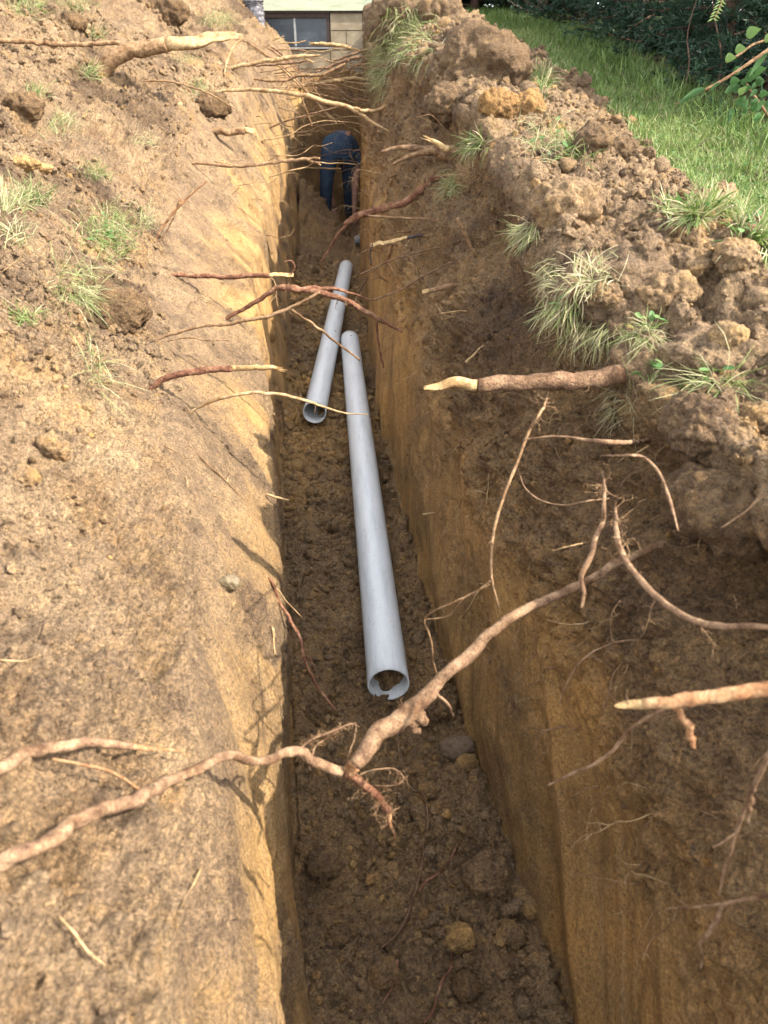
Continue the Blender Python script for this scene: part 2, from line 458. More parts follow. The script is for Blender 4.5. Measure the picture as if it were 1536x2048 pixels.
# zone weights
leftTop = 1 - sm(T, 4.75, 5.05)
clayL = sm(T, 4.85, 5.1) * (1 - sm(T, 6.95, 7.05))
floorW = sm(T, 6.97, 7.04) * (1 - sm(T, 7.96, 8.03))
clayR = sm(T, 7.97, 8.04) * (1 - sm(T, 8.85, 9.25))
rightTop = sm(T, 8.85, 9.25) * (1 - sm(T, 9.75, 10.05))
mound = sm(T, 9.75, 10.05) * (1 - sm(T, 11.75, 12.05))
lawnW = sm(T, 11.8, 12.02)
lawnL = 1 - sm(T, 1.0, 2.0)
near = 1.0
# big wander of all walls and lumps
big = fbm(P, 1.7, 2, 3)
med = fbm(P, 5.5, 3, 11)
bil = 1 - np.abs(fbm(P, 11.0, 3, 21)) * 2.2
w1, c1 = worley(P + 0.022 * fbm(P, 30, 3, 5)[..., None], 14, 1)
w2, c2 = worley(P + 0.008 * fbm(P, 90, 2, 6)[..., None], 42, 2)
w3, c3 = worley(P, 105, 4)
lump1 = np.clip(0.75 - w1, 0, 1) * (0.3 + c1); lump2 = np.clip(0.75 - w2, 0, 1) * (0.2 + c2 * 1.1); lump3 = np.clip(0.75 - w3, 0, 1) * (.2 + c3)
fine = fbm(P, 150, 2, 31)
# streaks on the scraped clay, running up the wall with a forward lean
sx = (YY - .8 * P[..., 2]) * 30; sz = P[..., 2] * 2.6
str1 = vnoise(sx, sz, XX * 3, 41) + .5 * vnoise(sx * 2.7, sz * 1.6, XX * 3, 42) + .3 * vnoise(sx * 6, sz * 3, XX * 3, 43)
gouge = np.clip(vnoise((YY - .8 * P[..., 2]) * 8, P[..., 2] * 1.8, XX, 44) - .2, 0, 1)
fu = YY - .8 * P[..., 2]; facet = 1 - 2 * np.abs(vnoise(fu * 4.2, P[..., 2] * 1.6 + XX, XX * 0, 46)) - .35 * np.abs(vnoise(fu * 12, P[..., 2] * 3, XX * 0, 47))
patch = sm(fbm(P, 6.0, 4, 51), -.05, 0.25)         # crumbly patches on the clay
far_soft = np.clip(1.25 - YY * .07, .55, 1)
D = np.zeros_like(XX)
lmod = .35 + 1.3 * sm(fbm(P, 4, 2, 63), -.25, .35); lmod2 = .4 + 1.1 * sm(fbm(P, 9, 2, 64), -.3, .4)
D += leftTop * (.050 * big + (.042 + .03 * sm(YY, 1.2, 3)) * med + .016 * (bil - .3) + .062 * lump1 * sm(fbm(P, 2.2, 2, 61), -.15, .25) + .028 * lump2 * lmod + .015 * lump3 * lmod2 + .0055 * fine)
D += clayL * (.016 * big + .013 * med + .0022 * str1 - .030 * gouge + .016 * facet + patch * (.008 * lump1 + .014 * lump2 + .010 * lump3 - .006) + .0020 * fine)
D += floorW * (.020 * big + .026 * med + .050 * lump1 * lmod + .026 * lump2 * lmod2 + .013 * lump3 + .004 * fine)
D += clayR * (.020 * big + .014 * med + .0020 * str1 - .030 * gouge + .022 * facet + patch * sm(T, 8.15, 8.6) * (.018 * lump2 + .012 * lump3 - .006) + .001 * fine)
cav = np.clip(fbm(P, 4.5, 2, 71) - .18, 0, 1)
D += rightTop * (.045 * big + .048 * med + .016 * bil + .032 * lump2 * lmod + .016 * lump3 * lmod2 + .034 * lump1 * lmod - .13 * cav + .005 * fine)
D += mound * (.060 * big + .060 * med + .026 * bil + .055 * lump1 * lmod + .018 * lump2 * lmod2 + .010 * lump3 + .007 * fine)
D += lawnW * (.02 * med * (1 - sm(XX, 5, 9)) + .006 * fine)
# the tops of the banks break into bigger clods; a dark cleft under the sod lip on the right wall
lip = np.exp(-((T - 10.0) / .17) ** 2); under = np.exp(-((T - 9.72) / .13) ** 2)
rag = fbm(np.stack([YY, YY * 0, YY * 0], -1), 3.2, 3, 81)
D += (lip * (.035 + .03 * rag) - under * (.055 + .06 * rag)) * (1 - sm(YY, 4.5, 7))
pit = sm(fbm(P, 13, 3, 111), .30, .55)
D -= (leftTop * .030 + rightTop * .03 + clayL * .018 + clayR * .010 * sm(T, 8.3, 8.9)) * pit
# hollows under the sods and behind loose clods, each at its own place in the bank
for (hu, hv, hy, hr, hd) in ((1290, 735, 1.12, .055, .13), (1250, 850, 1.02, .035, .07), (1395, 965, .86, .055, .12), (1350, 1060, .82, .035, .07), (1150, 1480, .80, .016, .03),
                             (1060, 1400, .95, .014, .03), (1190, 640, 1.40, .05, .09), (1130, 470, 2.1, .06, .09), (960, 440, 2.6, .06, .08), (1420, 1620, .62, .02, .03), (1300, 1940, .60, .03, .05),
                             (1000, 560, 1.95, .04, .06), (930, 330, 3.9, .09, .12), (875, 440, 3.0, .05, .06)):
    hq = at_y(hu, hv, hy); dd_ = np.sqrt((P[..., 0] - hq.x) ** 2 + ((P[..., 1] - hq.y) * .8) ** 2 + (P[..., 2] - hq.z) ** 2) + .02 * med
    D -= hd * np.exp(-(dd_ / hr) ** 2) * (T > 8.2)
D *= act
# keep a plain surface at the floor corners
P = P + Nn * D[..., None]
# zone colour attribute: clay amount / lawn / moist tint with painted shade
cn = fbm(P, 3.0, 3, 91); cn2 = fbm(P, 9, 3, 95)
claya = np.zeros_like(XX)
claya += clayL * ((.20 + .58 * sm(T, 4.95, 5.95)) * (1 - .5 * patch) + .5 * cn - .12 * (1 - sm(YY, 1.5, 3)))
claya += (leftTop) * np.clip(.05 + sm(T, 4.0, 5.0) * .36 + .55 * sm(cn, .18, .5), 0, 1) * .75
claya += clayR * (.88 + .3 * cn - .25 * patch)
claya += rightTop * np.clip(.12 + .55 * (1 - sm(T, 8.8, 9.5)) + .35 * cn, 0, 1)
claya += floorW * np.clip(.26 * sm(YY, 1.6, 3.2) + .24 + .5 * cn - .3 * sm(YY, 5.5, 7), 0, 1)
claya += mound * np.clip(.10 + .65 * sm(cn, -.05, .35) * sm(cn2, -.3, .3), 0, 1) * .75
damp = floorW * (.40 + .6 * sm(YY, 8.5, 10)) + clayR * .55 + rightTop * .75 + mound * .08 + leftTop * (.02 + .40 * sm(-cn2, .1, .4)) + clayL * (.05 + .65 * (1 - sm(T, 0, 1)))  # moist soil, plus painted shade tone where the trench lies in shadow
damp = damp + clayL * .35 * sm(T, 6.0, 6.5)  # same tint on the shadowed strip of the left wall
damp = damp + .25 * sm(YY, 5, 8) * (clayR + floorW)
bare_ground = sm(XX, 1.45, 1.9) * (1 - sm(np.abs(YY - 5), 2.2, 4.2))        # bare needle litter under the hedge
lawna = np.clip(np.maximum(lawnW * (1 - .85 * bare_ground), lawnL), 0, 1)
claya = claya * (1 - .85 * sm(YY, 9.6, 10.1) * sm(T, 6, 7) * (1 - sm(T, 8.2, 9)))
hum = fbm(P, 3.4, 4, 151)
dark = leftTop * sm(hum, .08, .32) * (.35 + .5 * sm(YY, 1.3, 2.4)) * (1 - sm(T, 4.6, 5.1) * .5) + rightTop * (.22 + .5 * sm(hum, -.05, .3)) * sm(T, 9.0, 9.5) + mound * sm(hum, .0, .3) * (.35 + .35 * sm(YY, 2.5, 4))  + clayL * .5 * patch * sm(hum, .05, .3)
zone = np.stack([np.clip(claya, 0, 1), lawna, np.clip(damp, 0, 1), 1 - np.clip(dark, 0, .9)], -1).reshape(-1, 4)
idx = np.arange(NR * NC).reshape(NR, NC)
F = np.stack([idx[:-1, :-1], idx[:-1, 1:], idx[1:, 1:], idx[1:, :-1]], -1).reshape(-1, 4)
ground = mesh_np('ground', P.reshape(-1, 3), F, M['soil'], attr={'zone': zone})
tag(ground, kind='structure')
print('terrain', NR, NC, len(F))
Nf = normals(P)
# coarse copy for placing things
st_r, st_c = 3, 3
ri = np.arange(0, NR, st_r); ci = np.arange(0, NC, st_c)
sub = P[np.ix_(ri, ci)]; ii = np.arange(len(ri) * len(ci)).reshape(len(ri), len(ci))
FF = np.stack([ii[:-1, :-1], ii[:-1, 1:], ii[1:, 1:], ii[1:, :-1]], -1).reshape(-1, 4)
BV = BVHTree.FromPolygons([tuple(p) for p in sub.reshape(-1, 3).tolist()], [tuple(f) for f in FF.tolist()])

ROCKS = []
def hit(u, v):
    r = ray(u, v); rn = r.normalized()
    loc, nor, i, d = BV.ray_cast(CAMP, rn)
    for tr in ROCKS:
        l2, n2, i2, d2 = tr.ray_cast(CAMP, rn)
        if l2 is not None and (d is None or d2 < d): loc, nor, i, d = l2, n2, i2, d2
    if loc is None: return at_d(u, v, 8.0), Vector((0, 0, 1)), 8.0
    if nor.dot(rn) > 0: nor = -nor
    return loc, nor, d / r.length

def drop(x, y, z=3.0):
    loc, nor, i, d = BV.ray_cast(Vector((x, y, z)), Vector((0, 0, -1)))
    if loc is None: return Vector((x, y, CAM_H + float(LAWN(y)))), Vector((0, 0, 1))
    if nor.z < 0: nor = -nor
    return loc, nor

# ------------------------------------------------------------------ loose soil
def ico(sub):
    import bmesh
    bm = bmesh.new(); bmesh.ops.create_icosphere(bm, subdivisions=sub, radius=1)
    V = np.array([v.co[:] for v in bm.verts]); F = np.array([[v.index for v in f.verts] for f in bm.faces]); bm.free()
    return V, F
ICO1, ICO2, ICO3, ICO4, ICO5, ICO6 = ico(1), ico(2), ico(3), ico(4), ico(5), ico(6)

def scatter_clods(name, mask_w, n, smin, smax, base, label, power=2.2, lift=.15, ymax=7, clay_boost=0.0):
    w_ = (mask_w * (YY > .1) * (YY < ymax) * act).ravel()
    # area weight so that density per square metre is even, with more near the camera
    dy = np.gradient(Y)[:, None] * np.ones(NC)[None]; dl = np.linalg.norm(np.gradient(P, axis=1), axis=-1)
    w_ = w_ * (dy * dl).ravel() / (0.6 + np.clip(YY.ravel(), 0, 99)) ** 0.8
    w_ = np.clip(w_, 0, None); w_ /= w_.sum()
    pick = rng.choice(len(w_), n, p=w_)
    C = P.reshape(-1, 3)[pick]; NN = Nf.reshape(-1, 3)[pick]; zc = zone[pick]
    s = smin * (smax / smin) ** (rng.random(n) ** power)
    s *= (0.7 + .25 * np.minimum(YY.ravel()[pick], 5))
    BVv, BF = base; nv = len(BVv)
    sc = s[:, None] * (0.62 + .7 * rng.random((n, 3)))
    # random rotations
    q = rng.normal(size=(n, 4)); q /= np.linalg.norm(q, axis=1)[:, None]
    a, b, c, d = q.T
    R = np.stack([1 - 2 * (c * c + d * d), 2 * (b * c - a * d), 2 * (b * d + a * c), 2 * (b * c + a * d), 1 - 2 * (b * b + d * d),
                  2 * (c * d - a * b), 2 * (b * d - a * c), 2 * (c * d + a * b), 1 - 2 * (b * b + c * c)], -1).reshape(n, 3, 3)
    if nv > 40:
        U = BVv[None] + rng.random((n, 1, 3)) * 50
        V = BVv[None] * sc[:, None] * (1 + .45 * fbm(U, 1.3, 2, 5) + .28 * fbm(U, 4.5, 3, 8))[..., None]
    else: V = BVv[None] * sc[:, None] * (1 + .30 * (rng.random((n, nv, 1)) - .5) * 2)
    V = np.einsum('nij,nvj->nvi', R, V) + (C + NN * s[:, None] * lift)[:, None]
    Fc = (BF[None] + (np.arange(n) * nv)[:, None, None]).reshape(-1, 3)
    z = np.repeat(np.clip(zc + np.stack([rng.normal(0, .22, n) + clay_boost, np.zeros(n), rng.normal(-.05, .16, n), rng.normal(0, .18, n)], -1), 0, 1), nv, 0)
    z[:, 1] = 0
    o = mesh_np(name, V.reshape(-1, 3), Fc, M['soil'], smooth=(nv > 40), attr={'zone': z})
    tag(o, label, 'soil', kind='stuff'); return o
scatter_clods('soil_crumbs', floorW, 12000, .0028, .013, ICO1, 'loose brown crumbs of soil covering the trench floor', 1.7)
scatter_clods('soil_clods', floorW, 260, .012, .028, ICO2, 'larger dark lumps of soil lying on the trench floor', 1.5, -.1)
scatter_clods('bank_crumbs', leftTop * sm(T, 2.6, 3.2) * np.clip(.12 + 2.0 * fbm(P, 1.6, 2, 33) + 1.2 * np.exp(-((YY - 1.5) / .45) ** 2) * (1 - sm(T, 4.2, 4.6)), .03, 2), 12500, .0028, .0115, ICO1, 'fine dry crumbs scattered over the sunlit left bank', 1.7)
scatter_clods('spoil_crumbs', mound * sm(T, 9.9, 10.1), 12500, .0026, .0135, ICO1, 'tan crumbs of soil on the right hand spoil heap', 1.8, clay_boost=.12)
scatter_clods('spoil_lumps', mound * sm(T, 9.9, 10.1), 200, .012, .03, ICO2, 'bigger lumps of soil on the right hand spoil heap', 1.5, -.1, clay_boost=.1)
scatter_clods('wall_crumbs', (rightTop + clayL * patch * .25 + .2 * clayR * patch), 4200, .002, .009, ICO1, 'crumbs of soil clinging to the trench walls', 2.0, .0)

# ------------------------------------------------------------------ house at the end of the trench
M['block'] = simple_mat('concrete_block', [(0.3, (0.15, 0.118, 0.075)), (0.5, (0.20, 0.16, 0.105)), (0.7, (0.25, 0.205, 0.14))], 7, 0.95, ((120, 0.002), (30, 0.004)))
M['mortar'] = simple_mat('mortar', [(0.3, (0.14, 0.115, 0.08)), (0.7, (0.20, 0.17, 0.12))], 30, 0.95)
M['siding'] = simple_mat('siding_paint', [(0.3, (0.22, 0.235, 0.16)), (0.55, (0.29, 0.305, 0.215)), (0.7, (0.33, 0.345, 0.25))], 12, 0.6, ((60, 0.001),), stretch=(.3, 1, 2))
M['trim_dark'] = simple_mat('rusty_frame', [(0.3, (0.022, 0.015, 0.012)), (0.7, (0.05, 0.033, 0.026))], 40, 0.7)
M['trim_pale'] = simple_mat('pale_frame', [(0.3, (0.16, 0.165, 0.16)), (0.7, (0.25, 0.25, 0.235))], 40, 0.6)
M['roof'] = simple_mat('roof_shingle', [(0.3, (0.05, 0.05, 0.05)), (0.7, (0.12, 0.11, 0.10))], 30, 0.95)
m, n, b = new_mat('window_glass'); M['glass'] = m
co = N(n, 'ShaderNodeNewGeometry').outputs['Position']
n.links.new(ramp(n, noise_node(n, 9, 5, 0.6, co).outputs[0], [(0.3, (0.010, 0.015, 0.021)), (0.6, (0.022, 0.030, 0.038)), (0.75, (0.06, 0.065, 0.07))]).outputs[0], b.inputs['Base Color'])
b.inputs['Roughness'].default_value = 0.35; b.inputs['Specular IOR Level'].default_value = 0.4
M['plastic'] = simple_mat('grey_film', [(0.3, (0.04, 0.035, 0.035)), (0.5, (0.085, 0.08, 0.085)), (0.7, (0.19, 0.18, 0.18))], 30, 0.45, ((60, 0.004),))
M['rubber'] = simple_mat('black_rubber', [(0.3, (0.012, 0.012, 0.013)), (0.7, (0.03, 0.03, 0.03))], 60, 0.6)

HY = 10.72
house = empty('house', (-1.0, HY, 2.2))
tag(house, 'house with pale green lap siding over concrete blocks at the end of the trench', 'house')
def hchild(name, parts, mat, parent=house):
    V, F = merge(parts) if isinstance(parts, list) else parts
    o = mesh_np(name, np.array(V) - np.array([-1.0, HY, 2.2]), F, mat, parent, smooth=False); return o
SB = CAM_H + .77
wx0, wx1, wz0, wz1 = -1.46, -.66, CAM_H + .40, CAM_H + .735
hchild('mortar_bed', [box(-5.0, wx0 - .01, HY + .02, HY + .25, -.3, SB), box(wx1 + .01, .74, HY + .02, HY + .25, -.3, SB), box(wx0 - .01, wx1 + .01, HY + .02, HY + .25, -.3, wz0 - .02)], M['mortar'])
k = 0
z = SB - .200
row = 0
while z > -.25:
    x = -3.06 + (0.2 if row % 2 else 0)
    while x < .7:
        x0, x1 = x + .005, min(x + .395, .735)
        z0, z1 = z + .005, z + .195
        if x1 > x0 + .03:
            segs = [(x0, x1)]
            if z1 > wz0 - .03:       # cut round the window
                segs = []
                if x0 < wx0 - .03: segs.append((x0, min(x1, wx0 - .012)))
                if x1 > wx1 + .03: segs.append((max(x0, wx1 + .012), x1))
            for a_, b_ in segs:
                if b_ - a_ > .03:
                    j = random.uniform(-.002, .002)
                    hchild('block', box(a_, b_, HY + j, HY + .05, z0, z1), M['block'])
        x += .4
    z -= .2; row += 1
# siding boards, each lapped over the next one down
for i in range(9):
    z0 = SB + i * .2
    v = [(-5.05, HY - .035, z0), (.76, HY - .035, z0), (.76, HY - .012, z0 + .22), (-5.05, HY - .012, z0 + .22),
         (-5.05, HY + .02, z0), (.76, HY + .02, z0), (.76, HY + .02, z0 + .22), (-5.05, HY + .02, z0 + .22)]
    f = [(0, 1, 2, 3), (4, 7, 6, 5), (0, 4, 5, 1), (3, 2, 6, 7), (0, 3, 7, 4), (1, 5, 6, 2)]
    hchild('siding_board', (v, f), M['siding'])
hchild('sill_board', box(-5.0, .74, HY - .02, HY + .02, SB - .022, SB - .002), M['trim_dark'])
hchild('wall', [box(-5.0, .72, HY + .26, HY + 5, CAM_H, SB + 1.8)], M['siding'])
rv = [(-5.3, HY - .4, SB + 1.75), (1.0, HY - .4, SB + 1.75), (1.0, HY + 2.6, SB + 3.1), (-5.3, HY + 2.6, SB + 3.1), (1.0, HY + 5.4, SB + 1.75), (-5.3, HY + 5.4, SB + 1.75)]
hchild('roof', (rv, [(0, 1, 2, 3), (3, 2, 4, 5)]), M['roof'])
# window
win = empty('window', (0, 0, 0), house)
def wchild(name, parts, mat):
    return hchild(name, parts, mat, win)
wchild('frame', [box(wx0, wx1, HY - .006, HY + .06, wz1 - .035, wz1 + .02), box(wx0, wx1, HY - .012, HY + .06, wz0 - .016, wz0 + .008),
                 box(wx0, wx0 + .03, HY - .003, HY + .06, wz0 + .01, wz1 - .037), box(wx1 - .035, wx1, HY - .003, HY + .06, wz0 + .01, wz1 - .037)], M['trim_dark'])
wchild('mullion', box(-1.095, -1.072, HY + .0, HY + .05, wz0 + .01, wz1 - .037), M['trim_pale'])
wchild('sill', box(wx0 - .02, wx1 + .02, HY - .03, HY - .014, wz0 - .018, wz0 - .002), M['trim_pale'])
wchild('pane', box(wx0 + .032, -1.097, HY + .028, HY + .036, wz0 + .01, wz1 - .037), M['glass'])
wchild('pane', box(-1.070, wx1 - .037, HY + .028, HY + .036, wz0 + .01, wz1 - .037), M['glass'])
# crinkled grey sleeve of the downspout
pts = [at_y(500, -60, 9.9), at_y(505, -10, 9.9), at_y(508, 15, 9.9), at_y(514, 35, 9.85), at_y(526, 60, 9.8)]
path = catmull([[p.x, p.y, p.z, r] for p, r in zip(pts, (.10, .10, .105, .085, .03))], 60)
path[:, 3] *= 1 + .09 * np.sin(np.arange(60) * 1.25)
V, F = tube(path, 16, True, .5, 3)
o = mesh_np('downspout_sleeve', V, F, M['plastic']); tag(o, 'crinkled grey plastic sleeve hanging down in front of the house left of the basement window', 'downspout')
for nm, px, lb in (('cable', [(741, -30), (746, 0), (748, 24)], 'thin black cable hanging straight down the pale siding'),
                   ('cable', [(800, -6), (775, 0), (760, 8), (750, 26)], 'black cable bending away in a curve beside the spoil heap')):
    pth = catmull([[*at_y(a, c, 10.5), .011] for a, c in px], 24)
    V, F = tube(pth, 8); o = mesh_np(nm, V, F, M['rubber']); tag(o, lb, 'cable')

# ------------------------------------------------------------------ drain pipes
m, n, b = new_mat('grey_pvc'); M['pvc'] = m
co = N(n, 'ShaderNodeTexCoord').outputs['Object']
mp = N(n, 'ShaderNodeMapping'); n.links.new(co, mp.inputs[0]); mp.inputs['Scale'].default_value = (6, 6, .8)
t1 = noise_node(n, 6, 5, .65, mp.outputs[0]); t2 = noise_node(n, 90, 3, .6, co)
c = ramp(n, t1.outputs[0], [(0.3, (0.39, 0.40, 0.395)), (0.5, (0.49, 0.50, 0.495)), (0.7, (0.53, 0.535, 0.525))]).outputs[0]
c = mixc(n, ramp(n, t2.outputs[0], [(.60, 0.0), (.72, .45)]).outputs[0], c, (.26, .21, .15))
n.links.new(c, b.inputs['Base Color']); b.inputs['Roughness'].default_value = 0.38; b.inputs['Specular IOR Level'].default_value = 0.5
m, n, b = new_mat('pipe_hole_shade'); M['hole_shade'] = m; b.inputs['Base Color'].default_value = (.03, .035, .04, 1)  # near black that paints the unlit insides of the drilled holes

def pipe(name, A, B, R, label, holes, cut=False):
    A = Vector(A); B = Vector(B); L = (B - A).length
    root = empty(name, A)
    root.rotation_euler = (B - A).to_track_quat('Z', 'Y').to_euler()
    nl, ns = 60, 48
    V = []; F = []
    for k, r in ((0, R), (1, R - .0052)):
        for i in range(nl + 1):
            z = L * i / nl
            if i == 0: z = .0015 * (k)
            for j in range(ns):
                a = 2 * math.pi * j / ns
                V.append((r * math.cos(a), r * math.sin(a), z))
    o2 = (nl + 1) * ns
    for i in range(nl):
        for j in range(ns):
            q = (j + 1) % ns
            F.append((i * ns + j, (i + 1) * ns + j, (i + 1) * ns + q, i * ns + q)[::-1])
            F.append((o2 + i * ns + j, o2 + (i + 1) * ns + j, o2 + (i + 1) * ns + q, o2 + i * ns + q))
    for e in (0, nl):
        for j in range(ns):
            q = (j + 1) % ns
            f = (e * ns + j, e * ns + q, o2 + e * ns + q, o2 + e * ns + j)
            F.append(f if e else f[::-1])
    o = mesh_np('pipe_wall', V, F, M['pvc'], root)
    # local direction that points up in the world
    q = root.rotation_euler.to_quaternion().inverted()
    up = q @ Vector((0, 0, 1)); up.z = 0; up.normalize(); side = Vector((0, 0, 1)).cross(up)
    for (z, off, rr) in holes:
        d = (up * math.cos(off) + side * math.sin(off))
        c = d * (R + .0004) + Vector((0, 0, z))
        t1 = Vector((0, 0, 1)); t2 = d.cross(t1)
        vs = [c + t1 * rr * math.cos(a) + t2 * rr * math.sin(a) - d * (rr * math.sin(a)) ** 2 / (2 * R) for a in np.linspace(0, 2 * math.pi, 15)[:-1]]
        V = [tuple(c)] + [tuple(v) for v in vs]
        mesh_np('drilled_hole', V, [(0, i + 1, (i + 1) % 14 + 1) for i in range(14)], M['hole_shade'], root)  # flat dark disc, shade inside the hole put into its colour
    # faint line of printed marks along the top
    Vp = []; Fp = []
    z = .45
    while z < L - .3:
        for s in range(random.choice((2, 3, 5))):
            a0 = .22; wdt = .0035
            for da in (a0,):
                d = up * math.cos(da) + side * math.sin(da); t2 = Vector((0, 0, 1)).cross(d)
                c = d * (R + .0003) + Vector((0, 0, z)); hh = random.choice((.0022, .0035))
                kk = len(Vp)
                for sx, sz in ((-1, -1), (1, -1), (1, 1), (-1, 1)): Vp.append(tuple(c + t2 * hh * sx + Vector((0, 0, .0009 * sz))))
                Fp.append((kk, kk + 1, kk + 2, kk + 3))
            z += .006
        z += random.uniform(.012, .06)
    return root

tag(pipe('drain_pipe', (.012, 1.475 , .055 + .022), (-.212, 4.50, .095), .0560,
     'nearer grey plastic drain pipe with its open end towards the viewer, longest along the trench floor',
     [(2.93, .12, .0075)]), None, 'pipe', 'grey drain pipes lying in the trench')
tag(pipe('drain_pipe', (-.337, 3.355, .080), (-.315, 6.36, .145), .0565,
     'farther grey plastic drain pipe crossing behind the first and pointing at the man',
     [(1.13, .55, .0075), (.78, .15, .004), (1.05, -.3, .0035)]), None, 'pipe', 'grey drain pipes lying in the trench')
for o in bpy.data.objects:
    if o.name == 'drain_pipe': o['label'] = 'nearer grey plastic drain pipe whose open end faces the viewer, soil in its mouth'
    if o.name == 'drain_pipe.001': o['label'] = 'farther grey plastic drain pipe lying crosswise behind the nearer one with a drilled hole'

# ------------------------------------------------------------------ stones and clods that stand out
m, n, b = new_mat('stone'); M['stone'] = simple_mat('stone', [(0.3, (0.075, 0.050, 0.032)), (0.7, (0.13, 0.088, 0.056))], 14, 0.85, ((60, .004), (200, .0015)))
M['shell'] = simple_mat('pale_stone', [(0.3, (0.085, 0.062, 0.035)), (0.6, (0.13, 0.10, 0.06)), (0.75, (0.20, 0.165, 0.105))], 30, 0.4, ((50, .004),))

def rock(name, u, v, wpx, hpx, zc, label, cat='clod', mat='soil', rough=.30, sink=.25, flat=.75, seed=0, base=ICO5, parent=None, dd=None):
    p, nr, d = hit(u, v)
    if dd: d = dd; p = at_d(u, v, d)
    sx = wpx / 2 / FPX * d; sy = hpx / 2 / FPX * d
    if base is ICO5: base = ICO6 if wpx > 140 else (ICO4 if wpx < 55 else ICO5)
    BVv, BF = base
    f = BVv.copy()
    off = np.array([seed * 3.7, seed * 1.3, seed * 2.1])
    dims = np.array([sx, sy * 1.05, max(sx, sy) * flat]); S_ = max(sx, sy); f0 = f.copy(); fs = f * dims / S_
    n1 = fbm(fs + off, 1.1, 3, seed + 5, .55)[:, None]; n2 = fbm(fs + off, 5.5, 3, seed + 9)[:, None]
    wl, ci_ = worley(fs + off, 3.2, seed + 2)
    wa, ca_ = worley(fs + off, S_ / .026, seed + 3); wb, cb_ = worley(fs + off, S_ / .011, seed + 4)
    n2 = n2 + (0 if mat != 'soil' else 1) * (np.clip(.8 - wa, 0, 1) * (.3 + ca_) * .007 / S_ / (.36 * rough) * 1.1 + np.clip(.8 - wb, 0, 1) * (.3 + cb_) * .0040 / S_ / (.36 * rough))[:, None]
    f = f * (1 + rough * 1.3 * n1 + .12 * rough * 3 * n2 + rough * .75 * (np.clip(.7 - wl, 0, 1) * (.4 + ci_))[:, None])
    f = f0 * dims + f0 * (np.linalg.norm(f, axis=1, keepdims=True) - 1) * S_ * (.5 + .5 * flat)
    dk_ = 0.0 if any(k_ in label for k_ in ('yellow', 'tan ', 'ochre', 'orange', 'crumbly')) else (.75 if 'dark' in label or 'turf' in label else .3)
    if mat == 'soil':
        z = np.ones((len(f), 4)); z[:, 1] = 0; z[:, 3] = 1 - dk_ * np.clip(.8 + .5 * n1[:, 0], 0, 1); z[:, 0] = np.clip(zc[0] + .25 * n1[:, 0] + .2 * n2[:, 0], 0, 1); z[:, 2] = zc[1]
        o = mesh_np(name, f, BF, M['soil'], parent, attr={'zone': z})
    else:
        o = mesh_np(name, f, BF, M[mat], parent)
    o.location = p + nr * max(sx, sy) * flat * (1 - 2 * sink) if parent is None else (0, 0, 0)
    if parent is None: tag(o, label, cat)
    if wpx > 110: ROCKS.append(BVHTree.FromPolygons([tuple(q + np.array(o.location)) for q in f], [tuple(t) for t in BF.tolist()]))
    return o, p, nr, max(sx, sy)

rock('stone', 913, 1497, 68, 48, None, 'rounded brown stone on the trench floor right of the nearer pipe mouth', 'stone', 'stone', .22, .25, .7, 1)
rock('clod', 932, 1532, 40, 36, (.5, .25), 'small tan clod just below the rounded brown stone on the trench floor', seed=2)
rock('clod', 1052, 1815, 46, 50, (.45, .15), 'tan crumbly clod stuck at the foot of the right trench wall', seed=3)
rock('clod', 985, 1755, 84, 76, (.1, .5), 'large dark clod beside the right wall above the tan crumbly one', seed=4)
rock('clod', 918, 1880, 58, 46, (.6, .25), 'ochre clod near the bottom middle of the trench floor', seed=5)
rock('clod', 645, 1730, 70, 58, (.1, .6), 'dark lumpy clod against the left wall near the bottom of the picture', seed=6)
rock('clod', 870, 1425, 74, 60, (.1, .6), 'dark angular clod right of the nearer pipe mouth under the long root', seed=7, rough=.42)
rock('clod', 1032, 1868, 50, 44, (.1, .55), 'brown rounded clod on the floor below the tan crumbly clod', seed=8)
rock('clod', 860, 1590, 40, 34, (.35, .4), 'light brown clod in the middle of the floor below the rounded stone', seed=9)
rock('clod', 770, 1950, 60, 50, (.25, .5), 'broad brown clod at the bottom centre of the trench floor', seed=10)
rock('clod', 930, 1975, 50, 46, (.1, .6), 'dark clod at the bottom right of the trench floor', seed=12)
rock('clod', 672, 1880, 52, 40, (.15, .55), 'flat dark clod lying beside the lit foot of the left wall', seed=13)
rock('clod', 640, 1430, 60, 40, (.1, .6), 'dark broken clod left of the nearer pipe mouth', seed=14, rough=.42)
rock('stone', 452, 1166, 44, 30, None, 'pale shiny stone half buried in the sunlit left bank', 'stone', 'shell', .25, .25, .7, 15)
rock('clod', 48, 328, 58, 32, (.75, .0), 'yellow flake of clay on the upper left bank, left one of the pair', seed=16, flat=.35)
rock('clod', 84, 338, 40, 30, (.95, .0), 'yellow flake of clay on the upper left bank, right one of the pair', seed=17, flat=.35)
# the big broken lumps of the right hand spoil heap
rock('clod', 965, 150, 170, 130, (.08, .30), 'largest dark brown lump of the spoil heap, beside the lawn near the house', seed=21, rough=.34, sink=.42, flat=.8)
rock('clod', 900, 215, 90, 80, (.05, .35), 'dark lump below the largest lump on the inner side of the spoil heap', seed=22, sink=.4)
rock('clod', 995, 225, 74, 48, (.50, .9), 'orange clay clod between the dark lumps of the spoil heap', seed=23)
rock('clod', 1050, 228, 70, 44, (.40, .9), 'orange brown clay clod right of the brighter orange one', seed=24)
rock('clod', 1240, 570, 330, 170, (.12, .0), 'big overhanging sod slab on the near spoil heap, turned grass side down', 'sod', seed=51, sink=.62, rough=.34, flat=.42)
rock('clod', 1440, 700, 230, 150, (.12, .02), 'tan sod slab carrying the drooping tuft near the right picture edge', 'sod', seed=52, sink=.62, rough=.34, flat=.42)
